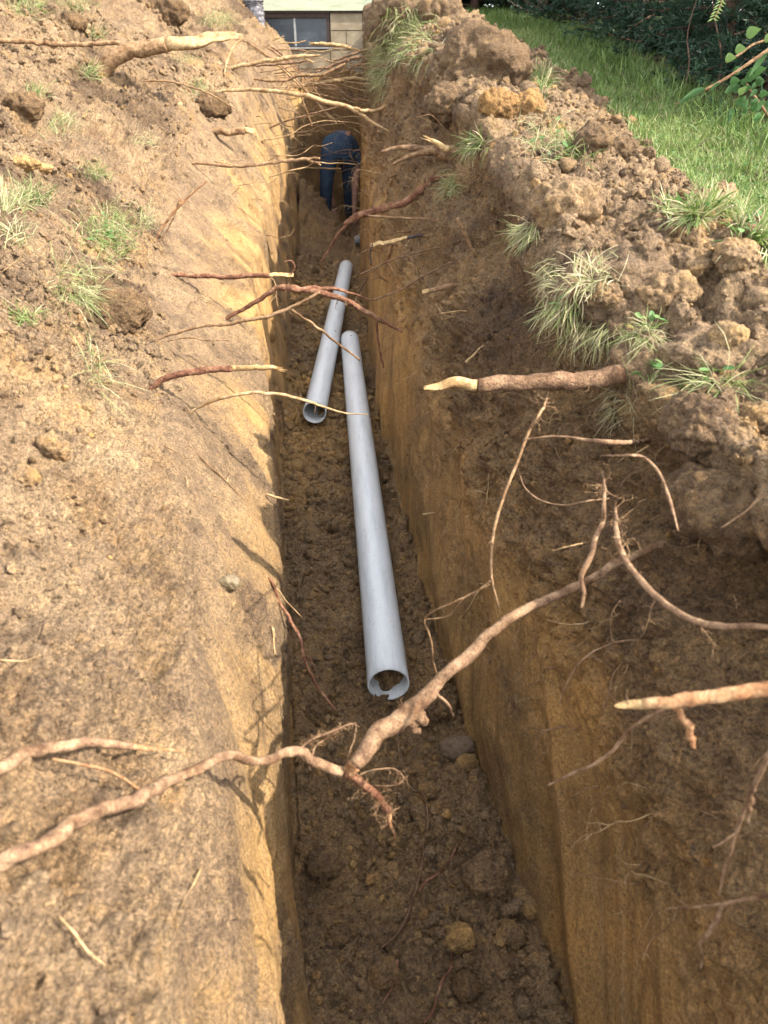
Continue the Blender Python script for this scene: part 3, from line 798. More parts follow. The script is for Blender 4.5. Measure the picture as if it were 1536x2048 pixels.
rock('clod', 1130, 420, 130, 80, (.2, .2), 'broad crumbly lump on the spoil heap nearest the middle of the lawn edge', seed=25, sink=.45, rough=.42)
rock('clod', 1385, 530, 80, 84, (.30, .0), 'pale yellow crumbly clod on top of the near spoil heap', seed=26, sink=.35, rough=.4)
rock('clod', 1470, 520, 76, 66, (.28, .05), 'tan clod on the lawn side of the near spoil heap', seed=27, sink=.35, rough=.4)
rock('clod', 1210, 590, 64, 50, (.2, .2), 'small brown lump in the hollow of the near spoil heap', seed=28, sink=.3)
rock('clod', 1455, 670, 60, 52, (.38, .0), 'yellow clod above the drooping grass tuft at the right edge', seed=29, sink=.3)
rock('clod', 1515, 850, 90, 70, (.3, .1), 'tan clod cut by the right edge of the picture', seed=30, sink=.35)
rock('clod', 1450, 1010, 210, 260, (.1, .42), 'massive dark lump leaning out of the right bank at the picture edge', seed=31, sink=.62, rough=.30, flat=.6)
rock('clod', 1390, 850, 120, 150, (.12, .40), 'dark lump under the drooping grass tuft on the right bank', seed=32, sink=.50, rough=.35)
rock('clod', 1330, 600, 110, 80, (.3, .1), 'crumbly brown lump in the middle of the near spoil heap', seed=33, sink=.45, rough=.42)
rock('clod', 1240, 310, 60, 34, (.05, .3), 'dark turf lump lying out on the lawn', seed=34, sink=.3)
rock('clod', 1180, 290, 76, 50, (.1, .3), 'brown turf lump at the lawn edge of the spoil heap', seed=35, sink=.35)
rock('clod', 810, 60, 150, 130, (.12, .15), 'turf topped lump at the far end of the spoil heap by the house', seed=36, sink=.4)
rock('clod', 870, 30, 100, 90, (.15, .2), 'rounded soil lump against the top edge right of the house', seed=37, sink=.35)
rock('clod', 330, 30, 80, 40, (.0, .5), 'dark torn turf lump high on the left bank', seed=38, sink=.4)
rock('clod', 145, 50, 46, 46, (.0, .6), 'small dark turf lump on the upper left bank above the long stick', seed=39, sink=.4)
rock('clod', 420, 215, 70, 60, (.0, .55), 'dark rooty lump on the left bank edge above the sawn stub', seed=40, sink=.45)
rock('clod', 210, 620, 150, 130, (.0, .55), 'dark rooty turf lump hanging on the left bank under the green sod', seed=41, sink=.55, rough=.32, flat=.6)
rock('clod', 40, 960, 60, 44, (.2, .1), 'crumbly yellow brown clod near the left edge of the bank', seed=42, sink=.35)
rock('clod', 100, 905, 70, 40, (.15, .15), 'flat crumbly clod on the left bank below the trailing grass', seed=43, sink=.4)
rock('clod', 45, 215, 80, 50, (.0, .5), 'dark clump of torn turf at the upper left edge', seed=44, sink=.4)

# ------------------------------------------------------------------ man bending down in the trench
def skin_body(name, joints, bones, radii, mat, parent, root=0, sub=2, loc=(0, 0, 0)):
    me = bpy.data.meshes.new(name)
    me.from_pydata([tuple(j) for j in joints], bones, [])
    o = bpy.data.objects.new(name, me); COL.objects.link(o)
    o.parent = parent
    sk = o.modifiers.new('skin', 'SKIN'); sk.use_smooth_shade = True
    for i, r in enumerate(radii):
        rr = r if isinstance(r, tuple) else (r, r)
        me.skin_vertices[0].data[i].radius = rr
        me.skin_vertices[0].data[i].use_root = (i == root)
    ss = o.modifiers.new('smooth', 'SUBSURF'); ss.levels = sub; ss.render_levels = sub
    me.materials.append(mat)
    return o
def cloth_mat(name, c0, c1, rough=.9):
    return simple_mat(name, [(0.3, c0), (0.7, c1)], 18, rough, ((40, .01), (220, .001)), spec=.1)
M['jeans'] = cloth_mat('blue_denim', (.020, .036, .064), (.045, .064, .090))
M['shirt'] = cloth_mat('navy_shirt', (.035, .050, .070), (.06, .08, .105))
M['cap'] = cloth_mat('dark_cap', (.012, .018, .030), (.02, .03, .045))
M['skin'] = simple_mat('skin', [(0.3, (.20, .10, .07)), (0.7, (.28, .155, .11))], 20, .55, ((200, .0006),))
M['boot'] = cloth_mat('muddy_boot', (.05, .035, .025), (.10, .07, .045))
MO = Vector((-.50, 9.05, 0))
man = empty('person', MO)
tag(man, 'person in blue jeans bending far down at the end of the trench', 'person')
# viewed from behind: legs to the left, rump up, torso folded away and down, arm hanging on the right
J = [(0, 0, .88),                                            # 0 pelvis
     (.02, .10, .90), (.05, .27, .86), (.08, .42, .76),      # 1 waist 2 chest 3 neck base
     (.09, .50, .68), (.10, .60, .62),                       # 4 neck 5 head
     (-.10, .00, .84), (-.15, -.02, .47), (-.17, .06, .09), (-.17, -.10, .04),   # 6 hip L 7 knee 8 ankle 9 toe
     (.11, .05, .84), (.10, .16, .47), (.09, .34, .09), (.09, .20, .04),         # 10 hip R ...13
     (-.12, .38, .74), (-.14, .30, .44), (-.08, .18, .22),   # 14 shoulder L 15 elbow 16 wrist
     (.20, .14, .70), (.17, -.06, .42), (.165, -.14, .17)]    # 17 shoulder R 18 elbow 19 wrist
E = [(0, 1), (1, 2), (2, 3), (3, 4), (4, 5), (0, 6), (6, 7), (7, 8), (8, 9), (0, 10), (10, 11), (11, 12), (12, 13),
     (2, 14), (14, 15), (15, 16), (2, 17), (17, 18), (18, 19)]
R = [.125, .12, .135, .09, .055, .095, .085, .058, .038, .035, .085, .058, .038, .035, .05, .037, .026, .05, .037, .026]
skin_body('body', J, E, R, M['skin'], man)
body_children = []
# clothing a little thicker than the body
Jj = [J[0], J[1], J[6], ((J[6][0] + J[7][0]) / 2, -.02, .66), J[7], (-.165, .03, .26), (-.17, .06, .12), J[10], (.11, .10, .66), J[11], (.095, .25, .26), (.09, .33, .12)]
skin_body('jeans', Jj, [(0, 1), (0, 2), (2, 3), (3, 4), (4, 5), (5, 6), (0, 7), (7, 8), (8, 9), (9, 10), (10, 11)],
          [.175, .145, .125, .095, .080, .066, .062, .110, .095, .080, .066, .062], M['jeans'], man)
Js = [(0, .04, .915), J[1], J[2], J[3], J[14], (-.14, .33, .56), J[17], (.175, .12, .57)]
skin_body('shirt', Js, [(0, 1), (1, 2), (2, 3), (2, 4), (4, 5), (2, 6), (6, 7)], [.142, .150, .158, .10, .08, .062, .085, .066], M['shirt'], man)
V, F = ICO3
capv = V.copy(); capv[:, 2] = np.maximum(capv[:, 2], -.15)
cap = mesh_np('cap', capv * np.array([.108, .125, .105]) + np.array(J[5]) + np.array([0, .015, -.01]), F, M['cap'], man)
cap.rotation_euler = (0, 0, 0)
for s, f in ((-1, J[9]), (1, J[13])):
    bp = catmull([[f[0], f[1] + .20, .07, .052], [f[0], f[1] + .12, .06, .055], [f[0], f[1] + .03, .045, .050], [f[0], f[1] - .05, .035, .034]], 14)
    V, F = tube(bp, 12); mesh_np('boot', V, F, M['boot'], man)
# hands with five fingers each
def hand(wr, direction, side, parent):
    wr = Vector(wr); d = Vector(direction).normalized(); s = Vector((side, 0, 0)); pn = d.cross(s).normalized()
    j = [wr, wr + d * .05, wr + d * .085]; e = [(0, 1), (1, 2)]; r = [.024, (.036), .034]
    for i, (o, l) in enumerate(((-.030, .062), (-.010, .075), (.010, .070), (.028, .055))):
        b0 = len(j); j += [wr + d * .080 + s * o, wr + d * (.085 + l * .5) + s * o * 1.15 + pn * .008, wr + d * (.08 + l * .95) + s * o * 1.2 + pn * .026]
        e += [(2, b0), (b0, b0 + 1), (b0 + 1, b0 + 2)]; r += [.0095, .0088, .0075]
    b0 = len(j); j += [wr + d * .045 - s * .040, wr + d * .075 - s * .058 + pn * .012]; e += [(1, b0), (b0, b0 + 1)]; r += [.012, .009]
    return skin_body('hand', j, e, r, M['skin'], parent, sub=1)
hand(J[19], (.1, -.25, -1), -1, man); hand(J[16], (.1, -.2, -1), 1, man)
# small grey fitting in front of the man
M['fitting'] = simple_mat('grey_fitting', [(0.3, (.14, .15, .17)), (0.7, (.22, .24, .26))], 30, .5)
p0 = at_y(729, 478, 7.75)
fit = empty('pipe_fitting', drop(-.24, 7.75, 1.0)[0])
tag(fit, 'small grey pipe fitting lying against the right trench wall in front of the man', 'pipe fitting')
V, F = tube(catmull([[-.05, 0, .05, .045], [0, 0, .055, .045], [.05, .02, .07, .045]], 8), 18, True); mesh_np('elbow', V, F, M['fitting'], fit)
V, F = tube(catmull([[.045, .018, .068, .053], [.075, .03, .078, .053]], 4), 18, True); mesh_np('collar', V, F, M['fitting'], fit)

# ------------------------------------------------------------------ roots
_rs = [100]
BARK = {'red': 'bark_red', 'tan': 'bark_tan', 'brown': 'bark_brown', 'dusty': 'bark_dusty', 'pale': 'pale_root', 'orange': 'orange_wood', 'dark': 'dark_root'}

def world_path(px, y0=None, y1=None, clear=0.0, lift=0.0, d0=None, d1=None):
    """photograph polyline (u, v, width) to world points; the run lies in a vertical plane across the trench
    from distance y0 at its first point to y1 at its last"""
    n = len(px)
    if d0 is None:
        if y0 is None:
            h0, nr, d = hit(px[0][0], px[0][1]); y0 = h0.y
        if y1 is None: y1 = y0
        elif y1 < 0: y1 = y0 + y1 * -1 * 0 + (y1 + 100) if y1 < -50 else y0 * (-y1)
    rows = []
    L = [0]
    for i in range(1, n): L.append(L[-1] + math.hypot(px[i][0] - px[i - 1][0], px[i][1] - px[i - 1][1]))
    for i, (u, v, wd) in enumerate(px):
        t = L[i] / max(L[-1], 1e-6)
        if d0 is not None: d = d0 + (d1 - d0) * t
        else:
            yv = y0 + (y1 - y0) * t; d = yv / ray(u, v).y
        dh = hit(u, v)[2]
        r = wd / 2 / FPX * d
        if i > 0 or clear < 0: d = min(d, dh - r * .6 - lift)
        p = at_d(u, v, d)
        rows.append([p.x, p.y, p.z, wd / 2 / FPX * d])
    return rows

def hairs(rows, count, length, rad, seed, droop=.3, t0=.2, t1=1.0, branch=0):
    r_ = random.Random(seed); parts = []
    rows = np.array(rows)
    n = len(rows)
    for k in range(count):
        i = min(n - 1, int((t0 + (t1 - t0) * r_.random()) * (n - 1)))
        p = Vector(rows[i, :3]); d = Vector((r_.gauss(0, 1), r_.gauss(0, .7), r_.gauss(0, 1) - droop)).normalized()
        l = length * r_.uniform(.4, 1.2); m = 6
        path = [[*p, rad]]
        for s in range(m):
            d = (d + Vector((r_.gauss(0, .35), r_.gauss(0, .35), r_.gauss(-droop * .2, .35)))).normalized()
            p = p + d * l / m
            path.append([*p, rad * (1 - .85 * (s + 1) / m)])
            if branch and r_.random() < .8:
                q = p.copy(); e = (d + Vector((r_.gauss(0, .9), r_.gauss(0, .9), r_.gauss(0, .9)))).normalized(); pp = [[*q, rad * .6]]
                for s2 in range(3):
                    e = (e + Vector((r_.gauss(0, .3), r_.gauss(0, .3), r_.gauss(0, .3)))).normalized(); q = q + e * l * .09; pp.append([*q, rad * .5 * (1 - s2 / 3.5)])
                parts.append(tube(pp, 4, False))
        parts.append(tube(path, 4, False))
    return merge(parts)

def root(label, px, bark='brown', y0=None, y1=None, tip=None, tipfrac=0, lift=0.0, clear=0, d0=None, d1=None, rough=.35, n=None,
         forks=(), hair=None, name='root', cat='root', bury=True, group=None, wob=.22, rag=False, wall=False):
    _rs[0] += 1; sd = _rs[0]; label = label[:]
    rows = world_path(px, y0, y1, clear, lift, d0, d1)
    r0 = np.array(rows)
    r0[:, 3] *= .78
    if wall:                                   # rooted in the wall at its first point
        h0, nr, dd = hit(px[0][0], px[0][1]); q = h0 - nr * .05
        r0 = np.vstack([[*q, r0[0, 3]], [*(h0 - nr * .004), r0[0, 3]], r0[1:]])
    if bury:                                   # carry the run on into the wall
        a = Vector(r0[0, :3]); b_ = Vector(r0[1, :3]); back = (a - b_).normalized()
        h0, nr, dd = hit(px[0][0], px[0][1])
        back = (back - nr * .8).normalized()
        q = a + back * max(.07, 5 * r0[0, 3]); r0 = np.vstack([[*q, r0[0, 3]], r0])
    Ltot = np.linalg.norm(np.diff(r0[:, :3], axis=0), axis=1).sum()
    n = n or int(np.clip(Ltot / max(r0[:, 3].mean() * .7, .004), 14, 110))
    P_ = catmull(r0, n)
    # natural kinks
    wobv = np.stack([vnoise(np.arange(n) * 0.23 + sd, np.full(n, sd * 1.7), np.full(n, c_ * 9.1), sd) for c_ in range(3)], -1)
    wobv2 = np.stack([vnoise(np.arange(n) * 0.71 + sd, np.full(n, sd * 1.7), np.full(n, c_ * 9.1), sd + 3) for c_ in range(3)], -1)
    env = np.minimum(1, np.arange(n) / 4)[:, None]
    P_[:, :3] += (wobv + .4 * wobv2) * P_[:, 3:4] * wob * 2.0 * env
    P_[:, 3] *= 1 + .07 * vnoise(np.arange(n) * .33, np.full(n, sd * .37), np.zeros(n), sd)
    sides = 12 if P_[:, 3].max() > .006 else (8 if P_[:, 3].max() > .0025 else 6)
    kt = int(n * (1 - tipfrac)) if tip else n
    cen = Vector(r0[min(1, len(r0) - 1), :3])
    V, F = tube(P_[:kt], sides, True, rough, sd)
    parts = [(V, F)]
    for fk in forks:                            # forks share the parent's bark
        fr = np.array(world_path(fk, fk_y(P_, fk), None, 0, lift))
        fp = catmull(fr, max(10, int(len(fk) * 7)))
        m_ = len(fp); fp[:, :3] += np.stack([vnoise(np.arange(m_) * .4, np.full(m_, sd * 2.1 + fk[0][0]), np.full(m_, c_ * 5.), sd) for c_ in range(3)], -1) * fp[:, 3:4] * .8
        parts.append(tube(fp, 8, True, rough, sd + 5))
    V, F = merge(parts)
    o = mesh_np(name, V - np.array(cen), F, M[BARK[bark]]); o.location = cen
    tag(o, label, cat, group)
    if tip:
        tp = P_[kt - 1:].copy(); tp[0, :3] -= 0 * tp[0, :3]
        tp[:, 3] *= .90
        V, F = tube(tp, sides, True, .25, sd + 1)
        if px[len(px) // 2][2] > 10 and not rag:      # sliced off at a slant by the bucket
            ax = Vector(tp[-1, :3] - tp[0, :3]); La = ax.length; ax.normalize()
            tow = (CAMP - Vector(tp[0, :3])).normalized() + Vector((0, 0, .8)); tow = (tow - ax * tow.dot(ax)).normalized()
            for q_ in range(len(V)):
                v_ = Vector(V[q_]) - Vector(tp[0, :3]); t_ = min(1, max(0, v_.dot(ax) / La))
                i_ = min(len(tp) - 1, int(round(t_ * (len(tp) - 1)))); c_ = Vector(tp[i_, :3]); lim = r0[:, 3].max() * (.85 - 1.35 * t_ ** .8) + .0006 * math.sin(q_ * 2.3)
                off = (Vector(V[q_]) - c_).dot(tow)
                if off > lim: V[q_] = np.array(Vector(V[q_]) - tow * (off - lim))
        pp = [(V, F)]
        if rag:                                # splintered end
            r_ = random.Random(sd)
            dirv = Vector(tp[-1, :3] - tp[-3, :3]).normalized()
            for s in range(7):
                q = Vector(tp[-1, :3]) + Vector((r_.gauss(0, 1), r_.gauss(0, 1), r_.gauss(0, 1))) * tp[-1, 3] * .5
                e = (dirv + Vector((r_.gauss(0, .2), r_.gauss(0, .2), r_.gauss(0, .2)))).normalized(); l = tp[-1, 3] * r_.uniform(2, 6)
                pp.append(tube([[*(q - dirv * tp[-1, 3] * 2), tp[-1, 3] * .35], [*(q + e * l * .5), tp[-1, 3] * .25], [*(q + e * l), tp[-1, 3] * .06]], 4, False))
        V, F = merge(pp)
        mesh_np('peeled_end', V - np.array(cen), F, M[BARK[tip] if tip in BARK else 'peeled'], o)
    if hair:
        cnt, ln, rd = hair[:3]; br = hair[3] if len(hair) > 3 else 0; t0 = hair[4] if len(hair) > 4 else .2; t1 = hair[5] if len(hair) > 5 else 1
        V, F = hairs(P_, cnt, ln, rd, sd, branch=br, t0=t0, t1=t1)
        h = mesh_np('rootlets', V - np.array(cen), F, M['bark_tan' if bark in ('red', 'tan', 'pale', 'dusty') else 'bark_brown'], o); h['kind'] = 'stuff'
    return o

def fk_y(P_, fk):
    """distance of the parent's nearest point on screen, for a fork that starts there"""
    best = 1e9; yv = P_[0, 1]
    for p in P_:
        d = p[1] * cp - (p[2] - CAM_H) * sp
        u = 768 + FPX * p[0] / d; v = 1024 - FPX * (p[1] * sp + (p[2] - CAM_H) * cp) / d
        e = (u - fk[0][0]) ** 2 + (v - fk[0][1]) ** 2
        if e < best: best = e; yv = p[1]
    return float(yv)

# -- far left bank
root('thick sawn root with a pale split face sticking out high on the left bank', [(195, 148, 40), (238, 115, 42), (300, 98, 38), (360, 86, 36), (420, 76, 34), (460, 68, 26), (487, 66, 8)], 'tan', y1=None, tip='pale', tipfrac=.36, lift=.03, rough=.5)
root('long straight pale stick lying across the top left bank', [(-8, 80, 12), (80, 85, 12), (150, 89, 11), (238, 85, 9)], 'tan', lift=.004, bury=False, clear=-1)
root('short sawn stub with a white end poking out of the left bank edge', [(428, 264, 17), (470, 262, 17), (510, 258, 17)], 'tan', tip='peeled', tipfrac=.14)
root('short broken stub pointing at the viewer on the left bank below the thick sawn root', [(340, 190, 16), (352, 203, 17), (365, 218, 15)], 'tan', tip='peeled', tipfrac=.25, lift=.02)
root('long pale root bridging the whole trench in a gentle arc and forking at the right', [(428, 184, 7), (480, 180, 8), (540, 181, 9), (600, 190, 11), (660, 205, 11), (705, 218, 11), (745, 245, 8), (778, 263, 4)], 'pale', hair=(10, .09, .0022, 0, .75, .9),
     forks=([(705, 216, 7), (728, 221, 7), (752, 221, 6), (772, 214, 8)],))
root('pale root with a forked tip reaching right below the window', [(457, 136, 8), (500, 128, 9), (548, 120, 10), (590, 113, 9), (618, 112, 7), (640, 110, 3)], 'pale', forks=([(600, 113, 6), (618, 120, 4), (628, 126, 3)],))
root('brown root lying close under the forked pale one', [(505, 132, 5), (560, 128, 6), (600, 124, 6), (625, 118, 3)], 'brown')
root('wavy brown root running right across the trench above the long pale arc', [(508, 158, 6), (545, 162, 7), (575, 160, 7), (600, 150, 7), (640, 151, 7), (665, 140, 6), (690, 128, 5)], 'tan')
root('thick straight pale root reaching left from the right bank above the long arc', [(738, 160, 6), (715, 157, 8), (680, 160, 9), (640, 166, 9), (600, 172, 8), (588, 174, 6)], 'pale')
root('forked brown root from the right bank sloping down to the left', [(745, 112, 8), (715, 116, 8), (690, 122, 7), (660, 133, 6), (632, 145, 4)], 'brown', forks=([(700, 120, 6), (680, 132, 5), (655, 145, 4)],))
root('upper brown root from the right bank nearly parallel to the forked one', [(740, 100, 6), (715, 105, 6), (690, 114, 5), (668, 122, 4)], 'brown')
root('pale broken root with a splintered tip just below the right corner of the window', [(728, 106, 5), (708, 98, 8), (680, 91, 9), (655, 89, 10), (628, 86, 7)], 'pale', tip='peeled', tipfrac=.2, rag=True)
root('thin straight twig slanting up over the foundation blocks', [(660, 118, 2), (685, 95, 3), (712, 74, 3)], 'pale', bury=False)
root('short forked rootlet with a white cut tip from the right bank below the window', [(740, 128, 5), (715, 130, 6), (697, 140, 6), (683, 146, 5)], 'tan', tip='peeled', tipfrac=.2, forks=([(700, 138, 4), (712, 146, 3), (722, 144, 3)],))
root('thin looping root hanging off the tip of the thick sawn root', [(487, 76, 4), (468, 92, 5), (455, 120, 5), (448, 150, 4)], 'pale', bury=False, y0=6.6, y1=6.4)
for i, (px, c_, lb) in enumerate([
    ([(484, 80, 4), (530, 108, 5), (575, 142, 5), (620, 190, 5), (665, 243, 4)], 'tan', 'long thin root slanting down to the right, lower left of the slanting bunch'),
    ([(500, 92, 4), (555, 130, 5), (600, 172, 5), (640, 212, 5), (674, 248, 5)], 'pale', 'long thin slanting root ending in a pale tip before the dark end wall'),
    ([(545, 95, 4), (590, 132, 5), (635, 180, 5), (668, 230, 4), (700, 292, 4), (706, 320, 3)], 'brown', 'longest slanting root whose tip hangs in front of the man'),
    ([(520, 88, 3), (560, 112, 4), (610, 156, 4), (650, 205, 3)], 'tan', 'thin slanting root between the longer ones of the bunch'),
    ([(600, 185, 4), (610, 215, 4), (624, 252, 4)], 'tan', 'short hanging root tip below the long pale arc'),
    ([(560, 86, 3), (590, 86, 3), (611, 82, 3)], 'pale', 'fine twig crossing the foot of the basement window'),
    ([(545, 100, 3), (600, 100, 3), (628, 108, 2)], 'tan', 'fine rootlet just under the basement window'),
    ([(545, 82, 3), (568, 72, 2)], 'pale', 'tiny twig tip in front of the left window pane')]):
    root(lb, px, c_, y0=None if i not in (4,) else 6.2, bury=(i not in (4,)), group='thin slanting roots below the window')
root('forked root with a pale split end reaching right from the lit clay wall', [(385, 326, 6), (425, 329, 7), (480, 333, 8), (540, 326, 8), (590, 320, 8), (640, 316, 5)], 'tan', forks=([(612, 319, 6), (630, 324, 5), (642, 331, 3)],))
root('thin level root with a pale tip below the forked one, ending before the man', [(592, 338, 4), (625, 336, 4), (682, 338, 4)], 'pale')
root('thin dark root crossing level in front of the end wall', [(540, 256, 4), (580, 240, 4), (630, 226, 4), (682, 213, 4)], 'brown')
root('thin root with a kink crossing above the man', [(575, 268, 4), (620, 262, 4), (640, 252, 4), (690, 247, 4)], 'tan')
root('short pale horizontal rootlet left of the man near his shoulder', [(596, 272, 4), (622, 270, 4)], 'pale')
root('long leaning twig standing up from the left bank with a pale tip', [(308, 482, 5), (330, 448, 6), (360, 410, 6), (388, 384, 5), (414, 362, 4)], 'orange', lift=.02, forks=([(355, 415, 4), (362, 400, 3), (358, 396, 2)],))
root('second thinner twig beside the long leaning one', [(322, 478, 4), (345, 440, 4), (358, 402, 3)], 'tan', lift=.015)
root('thin bent root lying across the left bank below the thick sawn root', [(285, 163, 4), (330, 162, 5), (375, 172, 4), (420, 188, 4), (470, 218, 3)], 'tan', lift=.004, clear=-1, bury=False)
# -- right bank, far
root('reddish crooked root reaching down left from the right bank in front of the man', [(872, 358, 17), (845, 378, 17), (815, 402, 17), (770, 416, 18), (735, 425, 18), (708, 436, 17), (688, 449, 9)], 'red', hair=(8, .05, .0016, 0, .5, .95),
     forks=([(692, 446, 7), (672, 475, 5), (655, 503, 4), (640, 526, 3)],))
root('upper of two thick pale roots joined at the right bank above the reddish one', [(905, 312, 24), (880, 304, 20), (850, 298, 17), (815, 294, 14), (785, 299, 10), (762, 304, 6)], 'dusty', hair=(10, .03, .0016, 0, .7, 1))
root('lower of two thick pale roots joined at the right bank', [(905, 316, 22), (875, 306, 18), (848, 304, 16), (812, 314, 11), (785, 329, 5)], 'tan', hair=(6, .03, .0014, 0, .5, .95))
root('broken splintered stub above the two thick pale roots', [(918, 306, 20), (890, 295, 20), (862, 280, 12)], 'tan', tip='peeled', tipfrac=.4, rag=True)
root('thin level root from the right wall below the reddish root', [(852, 438, 5), (800, 436, 6), (735, 431, 6)], 'tan')
root('peeled yellow root end sticking out of the right wall with a curled shaving', [(850, 471, 7), (822, 474, 9), (795, 480, 11), (770, 484, 12), (740, 488, 11)], 'dark', tip='peeled', tipfrac=.5,
     forks=([(745, 487, 3), (740, 505, 3), (742, 530, 3)],))
root('curled orange strip of bark hanging below the peeled yellow root end', [(790, 485, 6), (778, 505, 7), (778, 525, 6), (786, 543, 4)], 'orange')
root('short stub hanging on the upper right wall with a fork', [(946, 500, 9), (935, 475, 11), (916, 436, 9)], 'tan', forks=([(925, 455, 5), (912, 455, 4)],))
root('short cut stub with a pale face in the middle of the right wall', [(912, 570, 11), (880, 577, 12), (846, 583, 12)], 'tan', tip='peeled', tipfrac=.12)
root('very thick brown root with a pale hewn tip sticking out of the right bank', [(1245, 750, 52), (1170, 757, 50), (1110, 762, 46), (1050, 764, 40), (990, 766, 36), (930, 768, 34), (890, 770, 30), (848, 770, 12)], 'brown', y1=None, tip='peeled', tipfrac=.20, rough=.3, hair=(8, .12, .001, 0, 0, .4), lift=.012)
# -- left bank, middle
root('straight red brown root with a pale cut tip pointing across the trench', [(344, 551, 10), (400, 552, 12), (460, 553, 12), (520, 551, 12), (586, 548, 12)], 'red', tip='peeled', tipfrac=.16,
     forks=([(584, 547, 3), (590, 533, 3), (582, 522, 3), (568, 523, 2)],))
root('shaggy reddish root sloping down right over the farther pipe', [(452, 636, 9), (500, 612, 11), (535, 590, 12), (562, 573, 13), (600, 580, 14), (650, 590, 15), (700, 606, 14), (745, 632, 12), (775, 648, 9), (804, 664, 6)], 'red', y1=-.97, hair=(46, .045, .0012, 1, .35, .9), rough=.6,
     forks=([(753, 632, 6), (756, 665, 5), (758, 700, 4), (768, 735, 3)], [(562, 574, 9), (600, 578, 10), (650, 577, 8), (700, 585, 5), (742, 600, 3)]))
root('brown root rising right from the left bank to meet the shaggy reddish one', [(310, 681, 6), (355, 665, 8), (400, 653, 8), (450, 648, 9), (500, 640, 9), (550, 628, 9), (600, 607, 8), (640, 584, 8)], 'tan', hair=(10, .03, .0010, 0, .6, .95),
     forks=([(580, 618, 5), (620, 645, 5), (665, 678, 5), (720, 720, 4)],))
root('thick reddish root with a frayed pale end above the thin pale arched one', [(302, 778, 14), (335, 755, 17), (380, 745, 18), (430, 737, 18), (480, 736, 16), (530, 735, 14), (552, 736, 12)], 'red', tip='peeled', tipfrac=.26, rag=True, rough=.5)
root('thin pale arched root ending over the mouth of the farther pipe', [(382, 824, 6), (430, 800, 8), (490, 787, 9), (550, 788, 8), (610, 800, 8), (650, 815, 6), (690, 826, 4), (736, 829, 2)], 'pale', hair=(5, .03, .001, 0, .4, .9))
root('thin brown rootlet lying along the lit clay below the shaggy root', [(335, 683, 3), (375, 676, 4), (420, 681, 4), (460, 680, 3)], 'tan', lift=.003)
root('short pale stub poking out of the lower left wall', [(528, 989, 6), (552, 995, 6), (578, 1000, 4)], 'pale')
root('reddish root trailing down from the left wall towards the trench floor', [(540, 1160, 8), (555, 1195, 8), (580, 1240, 9), (600, 1275, 9), (610, 1320, 9), (632, 1368, 8), (670, 1420, 5)], 'red', y1=-.85, forks=([(604, 1308, 5), (622, 1318, 4), (625, 1335, 4)],), hair=(5, .03, .001))
root('hair thin root beside the trailing reddish one', [(548, 1175, 3), (575, 1205, 3), (608, 1238, 2)], 'pale')
root('tiny frayed stub on the left wall edge below the trailing root', [(546, 1260, 8), (548, 1285, 6), (550, 1310, 4)], 'pale')
# -- the two big near roots and their neighbours
root('longest near root running from the right bank down to the junction in mid trench', [(1325, 1090, 20), (1240, 1125, 22), (1160, 1170, 21), (1080, 1205, 23), (1000, 1248, 27), (935, 1312, 31), (870, 1372, 33), (835, 1408, 44), (790, 1440, 52), (750, 1475, 50), (715, 1520, 42), (690, 1546, 34)], 'dusty', y1=.66, tip='orange', tipfrac=.02, rough=.32, wob=.2,
     hair=(14, .03, .0009, 1, .78, .84), forks=([(818, 1425, 26), (838, 1432, 24), (848, 1445, 18)], [(822, 1442, 20), (830, 1455, 16), (840, 1466, 8)], [(865, 1382, 6), (890, 1400, 6), (908, 1432, 4)], [(835, 1436, 12), (848, 1424, 8)]))
root('thick blurred near root crossing the lower left bank to the junction', [(-20, 1738, 46), (80, 1690, 42), (180, 1632, 39), (280, 1592, 35), (350, 1558, 29), (410, 1530, 27), (460, 1511, 27), (510, 1520, 23), (555, 1512, 24), (600, 1503, 26), (640, 1530, 26), (690, 1546, 28)], 'dusty', d0=.66, d1=.975, lift=.012, clear=-1, bury=False, hair=(16, .016, .0007, 1, .82, .9), rough=.3, wob=.2)
root('hairy root end hanging down right from the junction of the two near roots', [(688, 1545, 24), (720, 1562, 22), (755, 1592, 20), (775, 1620, 18), (780, 1645, 12), (790, 1667, 8)], 'red', d0=.965, d1=1.0, bury=False, hair=(60, .030, .0007, 1, .2, .85), tip='orange', tipfrac=.28, rag=True)
root('feathery pale rootlet rising right from the thick blurred near root', [(598, 1500, 6), (625, 1478, 6), (660, 1465, 6), (690, 1452, 5), (712, 1446, 3)], 'dusty', d0=.94, d1=.96, bury=False, hair=(40, .014, .0006, 1, .15, 1))
root('second feathery rootlet curving beside the first near the junction', [(624, 1515, 6), (632, 1492, 5), (665, 1470, 5), (688, 1455, 3)], 'dusty', d0=.945, d1=.965, bury=False, hair=(22, .012, .0006, 1, .3, 1))
root('thin upright rootlet between the feathery ones and the longest near root', [(692, 1535, 4), (700, 1500, 4), (708, 1478, 4), (712, 1448, 3)], 'dusty', d0=.97, d1=.965, bury=False, hair=(10, .010, .0006, 0))
root('branching pale rootlet looping right from the hairy hanging end', [(718, 1550, 5), (745, 1540, 5), (785, 1537, 4), (806, 1552, 4), (802, 1565, 4), (784, 1571, 4), (748, 1572, 3)], 'dusty', d0=.975, d1=.985, bury=False, hair=(16, .018, .0006, 1))
root('second blurred near root with an orange scar above the thick one', [(-20, 1545, 38), (60, 1506, 32), (140, 1489, 28), (220, 1491, 23), (290, 1497, 15), (330, 1499, 8), (372, 1499, 5)], 'dusty', d0=.66, d1=.84, lift=.012, clear=-1, bury=False, tip='orange', tipfrac=.30)
